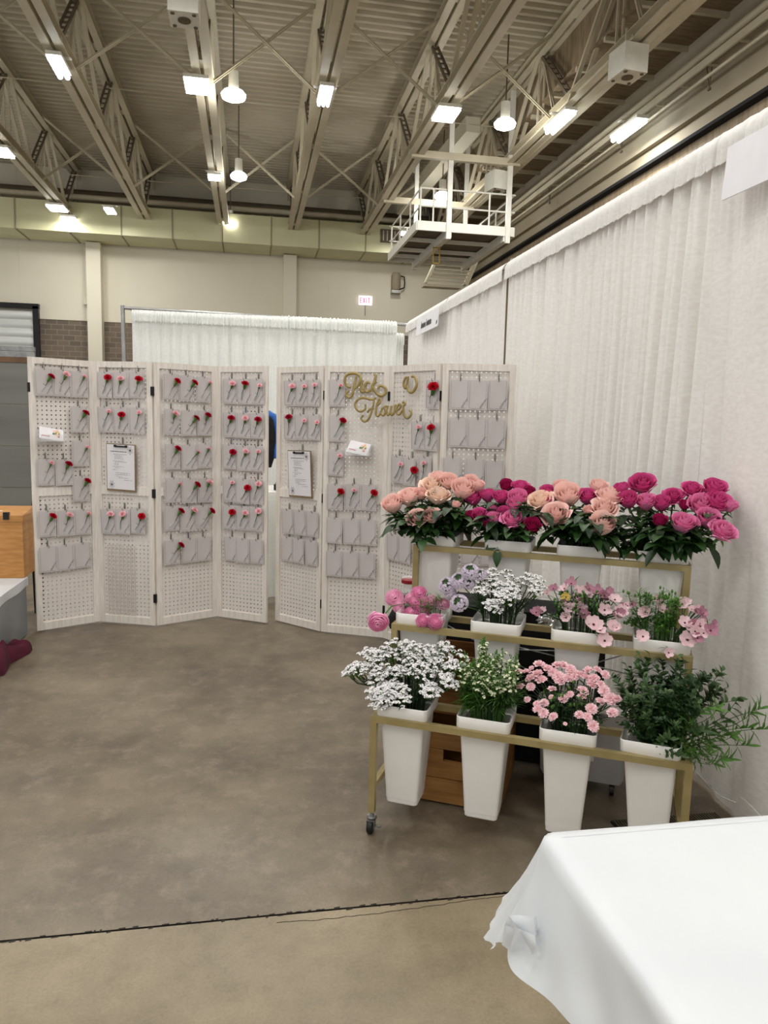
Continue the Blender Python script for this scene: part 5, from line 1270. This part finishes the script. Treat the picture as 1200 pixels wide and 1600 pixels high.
# ======================================================= FOREGROUND TABLE
TXL, TYF, TZ = .515, 1.138, .74
t = thing('folding_table', 'folding table hidden under white plastic cloth in the foreground', 'table', None, (1.1, .35, 0))
mb = MB(); mb.box((0, 0, .72), (1.12, 1.5, .03)); build(mb, 'tabletop', m_bucket, t)
for sx in (-1, 1):
    for sy in (-1, 1): mb = MB(); mb.tube([(sx * .5, sy * .62, 0), (sx * .5, sy * .62, .705)], .014, 8); build(mb, 'leg', m_steel, t)
# cloth: outline point s walks up the left edge, round the corner, along the far edge
c_ = .022
def edge(s):
    """s in 0..1 left edge (near->far), 1..2 corner, 2..3 far edge ; returns point, outward normal"""
    if s <= 1: return Vector((TXL, -.4 + (TYF - c_ + .4) * s, 0)), Vector((-1, 0, 0))
    if s <= 2: a = PI - (s - 1) * PI / 2; return Vector((TXL + c_ + c_ * math.cos(a), TYF - c_ + c_ * math.sin(a), 0)), Vector((math.cos(a), math.sin(a), 0))
    return Vector((TXL + c_ + (s - 2) * 1.15, TYF, 0)), Vector((0, 1, 0))
def cloth(u, v):
    # u: 0..1 perimeter ; v: 0 inner top .. 1 hem
    s = u / .62 if u < .62 else (1 + (u - .62) / .14 if u < .76 else 2 + (u - .76) / .24)
    p, n = edge(s)
    if v < .3:
        k = v / .3; inn = .02 * (1 - k); z = TZ - .004 * k * k; return p - n * inn + Vector((0, 0, z))
    w = (v - .3) / .7
    # rounded lip then hang
    drop = .17 + .02 * math.sin(s * 6)
    if 0.8 < s < 2.0: drop += .035 * math.sin((s - .8) / 1.2 * PI)
    lip = min(1, w / .12); zz = TZ - .004 - .012 * (lip ** 2) - drop * max(0, w - .06)
    out = .012 * math.sin(lip * PI / 2)
    flare = .035
    if s < 1: flare = .03 + .028 * math.exp(-((s - .97) / .06) ** 2) - .012 * math.exp(-((s - .82) / .05) ** 2) + .02 * math.sin(s * 14 + 1)
    elif s < 2: flare = .065 + .03 * math.sin((s - 1) * PI)
    else: flare = .04 + .015 * math.sin(s * 20)
    cr = .0035 * math.sin(s * 60 + 7 * w) * w + .004 * math.sin(s * 23 - 5 * w) * w
    return p + n * (out + flare * w ** 1.2 + cr) + Vector((0, 0, zz + .006 * math.sin(s * 31) * w))
t = thing('tablecloth', 'white plastic tablecloth with gathered corner on the foreground table', 'tablecloth', None, (0, 0, 0))
mb = MB()
mb.grid(cloth, 260, 26)
def top(u, v):
    x = TXL + .016 + u * 1.15; y = -.4 + v * (TYF - .016 + .4); r = .0012 * math.sin(9 * x + 2) * math.sin(7 * y) + .0008 * math.sin(31 * x + 11 * y)
    e = min(1, u * 12, (1 - v) * 12); return Vector((x, y, TZ - .0006 + r * e))
mb.grid(top, 50, 50)
build(mb, 'draped_sheet', m_cloth, t, smooth=179)
# gathered corner tuft: a few pinched folds sticking out of the corner
mb = MB(); K0 = at_plane(828, 1448, (.455, 0, 0), (1, 0, 0)); 
def P_(x, y, X): return at_plane(x, y, (X, 0, 0), (1, 0, 0))
a = P_(835, 1434, .452); b = P_(836, 1462, .450); c1 = P_(795, 1430, .43); c2 = P_(788, 1445, .425); d1 = P_(784, 1476, .425); d2 = P_(797, 1486, .43); e1 = P_(812, 1468, .44); e2 = P_(832, 1492, .452)
def quad(p, q, r_, s_, bul=.008):
    mb.grid(lambda u, v: (p.lerp(q, u)).lerp(s_.lerp(r_, u), v) + Vector((-bul * math.sin(PI * u) * math.sin(PI * v), 0, bul * .5 * math.sin(PI * u))), 8, 8)
quad(a, c1, c2, b, .004); quad(c1, c2, d2, P_(812, 1455, .425), -.003); quad(c2, d1, d2, P_(806, 1452, .43), .003); quad(b, P_(812, 1455, .432), e2, P_(838, 1480, .45), .004); quad(P_(838, 1432, .46), a, b, P_(842, 1465, .47), .004)
build(mb, 'gathered_corner', m_cloth, t, smooth=179)

# ============================================================== LEFT SIDE
BH = .38; BY = 5.02; BX = -1.405
t = thing('side_table', 'low white topped table with grey skirt at the left edge', 'table', None, (-1.905, 4.0, 0))
mb = MB(); mb.box((0, 0, BH - .02), (.93, 1.96, .02)); build(mb, 'tabletop', m_bucket, t)
mb = MB()
def sk(u, v):
    s = u * 2
    if s < 1: p = Vector((.485, -1.0 + 2.0 * s, 0)); n = Vector((1, 0, 0))
    else: p = Vector((.485 - .95 * (s - 1), 1.0, 0)); n = Vector((0, 1, 0))
    return p + n * (.004 * math.sin(s * 40) * v + .006 * math.sin(s * 9 + 2) * v) + Vector((0, 0, BH - .01 - (BH - .02) * v))
mb.grid(sk, 120, 10); build(mb, 'skirt', m_skirt, t, smooth=60)
mb = MB()
mb.grid(lambda u, v: Vector((-.48 + u * .975, -1.0 + 2.01 * v, BH + .004 + .0015 * math.sin(u * 13) * math.sin(v * 17))), 12, 24)
mb.grid(lambda u, v: Vector((.495 + .006 * math.sin(v * 30) * u, -1.0 + 2.01 * v, BH + .004 - .055 * u)), 4, 60)
mb.grid(lambda u, v: Vector((-.48 + .975 * v, 1.01, BH + .004 - .055 * u)), 4, 10)
build(mb, 'white_top_cloth', m_cloth, t, smooth=60)
PB = at_z(38, 903, BH + .006); hz = at_plane(38, 806, PB, (0, 1, 0)).z - BH - .006
t = thing('wooden_box', 'light wooden collection box with lidded top on the side table', 'box', None, (PB.x - .26, PB.y + .15, BH + .006))
mb = MB(); mb.box((0, 0, hz * .45), (.52, .3, hz * .9)); build(mb, 'body', m_wood, t)
mb = MB(); mb.box((0, 0, hz * .95 + .002), (.53, .31, hz * .1)); 
mb.add([(-.265, -.155, hz + .002), (.265, -.155, hz + .002), (.25, .14, hz + .03), (-.25, .14, hz + .03), (-.265, .155, hz), (.265, .155, hz)], [(0, 1, 2, 3), (3, 2, 5, 4), (1, 5, 2), (0, 3, 4)])
build(mb, 'lid', m_wood, t)
sx = at_plane(9, 800, (0, PB.y - .01, 0), (0, 1, 0)).x - (PB.x - .26)
mb = MB(); mb.box((sx, -.15, hz + .0), (.034, .03, .045)); build(mb, 'slot', m_black, t)
mb = MB()
for k in range(6): mb.box((-.05 + .03 * k, -.06 + .004 * k, hz + .012 + .0009 * k), (.02, .03, .001))
build(mb, 'lid_sticker', m_signw, t)
# maroon cloth heap on the floor
t = thing('maroon_cloth', 'folded maroon cloth bag lying on floor at left edge', 'bag', None, (-1.42, 4.40, 0))
for k, (ox, oy, sx_, sy_, h, rz_) in enumerate(((-.03, -.04, .1, .22, .12, .2), (.03, .1, .06, .2, .08, -.25))):
    mb = MB()
    def heap(u, v, h=h, sx_=sx_, sy_=sy_):
        a = u * 2 * PI; b = v * PI / 2; k_ = 1 + .06 * math.sin(3 * a + 1) + .03 * math.sin(8 * a)
        c, s_ = math.cos(a), math.sin(a); x = sx_ * math.copysign(abs(c) ** .5, c); y = sy_ * math.copysign(abs(s_) ** .5, s_)
        return Vector((x * k_ * math.cos(b) ** .45, y * k_ * math.cos(b) ** .45, .004 + h * math.sin(b) * (1 + .12 * math.sin(5 * u * 6.28 + 3))))
    mb.grid(heap, 40, 12); mb.xform(Matrix.Translation((ox, oy, 0)) @ Matrix.Rotation(rz_, 4, 'Z')); build(mb, 'fold', m_maroon, t, smooth=60)
# black bag behind box
t = thing('black_bag', 'black bag behind the side table beside the left screen', 'bag', None, (-1.50, 5.6, 0))
mb = MB(); mb.loops([[Vector((x * a, y * b, z)) for x, y in rsq(1, .3, 5)] for a, b, z in ((.03, .05, 0), (.035, .06, .4), (.035, .05, .7), (.02, .03, .87), (.01, .01, .9))]); build(mb, 'body', m_blackcloth, t, smooth=60)
# grey partition
t = thing('grey_partition', 'grey panelled partition with brown cap behind the left table', 'partition', None, (-3.4, 7.2, 0))
mb = MB()
for k in range(5): mb.box((0, 0, .004 + .376 * k + .188), (3.1, .04, .372))
build(mb, 'panel_board', m_partition, t)
mb = MB(); mb.box((0, 0, 1.9), (3.12, .06, .045)); build(mb, 'cap', m_brass, t)
mb = MB(); mb.box((0, -.0, 1.95), (3.0, .04, .05)); mb.box((0, 0, 2.0), (3.0, .05, .04)); build(mb, 'top_rail', m_steel, t)

# behind the gap between the screens: covered table, coat stand with clothes
t = thing('back_table', 'white covered table seen through the gap between the screens', 'table', None, (.25, 6.0, 0))
mb = MB(); mb.box((0, .1, .85), (.7, .6, .03)); build(mb, 'tabletop', m_bucket, t)
mb = MB(); mb.grid(lambda u, v: Vector((-.36 + .72 * u, -.22 + .01 * math.sin(u * 50) * v - .03 * v, .868 - .83 * v)), 80, 8); build(mb, 'cloth', m_drape2, t, smooth=60)
PJ = at_plane(424, 700, (0, 6.75, 0), (0, 1, 0))
t = thing('coat_stand', 'thin black coat stand behind the gap between the screens', 'stand', None, (PJ.x - .12, 6.75, 0))
mb = MB(); mb.tube([(0, 0, 0), (0, 0, 1.52)], .014, 8); mb.tube([(-.16, 0, 1.44), (-.08, 0, 1.5), (0, 0, 1.52), (.08, 0, 1.5), (.16, 0, 1.44)], .01, 8); build(mb, 'pole', m_black, t, smooth=60)
mb = MB(); mb.tube([(-.2, 0, .012), (.2, 0, .012)], .012, 8); mb.tube([(0, -.2, .012), (0, .2, .012)], .012, 8); build(mb, 'foot', m_black, t, smooth=60)
t = thing('jacket', 'blue and black jacket hanging in the gap between the screens', 'jacket', None, (PJ.x - .12, 6.75, 0))
mb = MB(); mb.loops([[Vector((x * a, y * .09, z)) for x, y in rsq(1, .5, 6)] for a, z in ((.12, 1.0), (.15, 1.1), (.155, 1.3), (.14, 1.42), (.06, 1.5), (.04, 1.52))]); build(mb, 'body', m_blackcloth, t, smooth=60)
for s in (-1, 1):
    mb = MB(); mb.tube([(s * .05, -.02, 1.5), (s * .13, -.02, 1.45), (s * .175, -.02, 1.36), (s * .185, -.02, 1.24), (s * .17, -.03, 1.15), (s * .165, -.04, 1.08)], [.03, .04, .042, .04, .045, .035], 12); build(mb, 'sleeve', m_blue, t, smooth=60)
mb = MB(); mb.lathe([(.05, 1.5), (.045, 1.56), (.03, 1.57)], 12); build(mb, 'collar', mat('teal_collar', '1b6a70', .7, col2='175a60'), t, smooth=60)
t = thing('red_cloth', 'red cloth hanging below the blue jacket', 'cloth', None, (PJ.x - .1, 6.75, 0))
mb = MB(); mb.grid(lambda u, v: Vector((-.1 + (.13 + .05 * v) * u, -.03 + .012 * math.sin(u * 20), 1.02 - .45 * v)), 24, 8); build(mb, 'cloth', m_red, t, smooth=60)
mb = MB(); mb.lathe([(.001, 0), (.02, 0), (.02, .045), (.008, .05), (.001, .07)], 10)
P = at_plane(431.5, 758, (0, 5.95, 0), (0, 1, 0)); tag(build(mb, 'small_bottle', m_black, smooth=50, loc=(P.x, 5.95, .869)), 'tiny black bottle on the table seen between the screens', 'bottle')

# ================================================================== LIGHT
w = bpy.data.worlds.new('hall_air'); sc.world = w; w.use_nodes = True
w.node_tree.nodes['Background'].inputs['Color'].default_value = (1.0, .99, .97, 1); w.node_tree.nodes['Background'].inputs['Strength'].default_value = .62
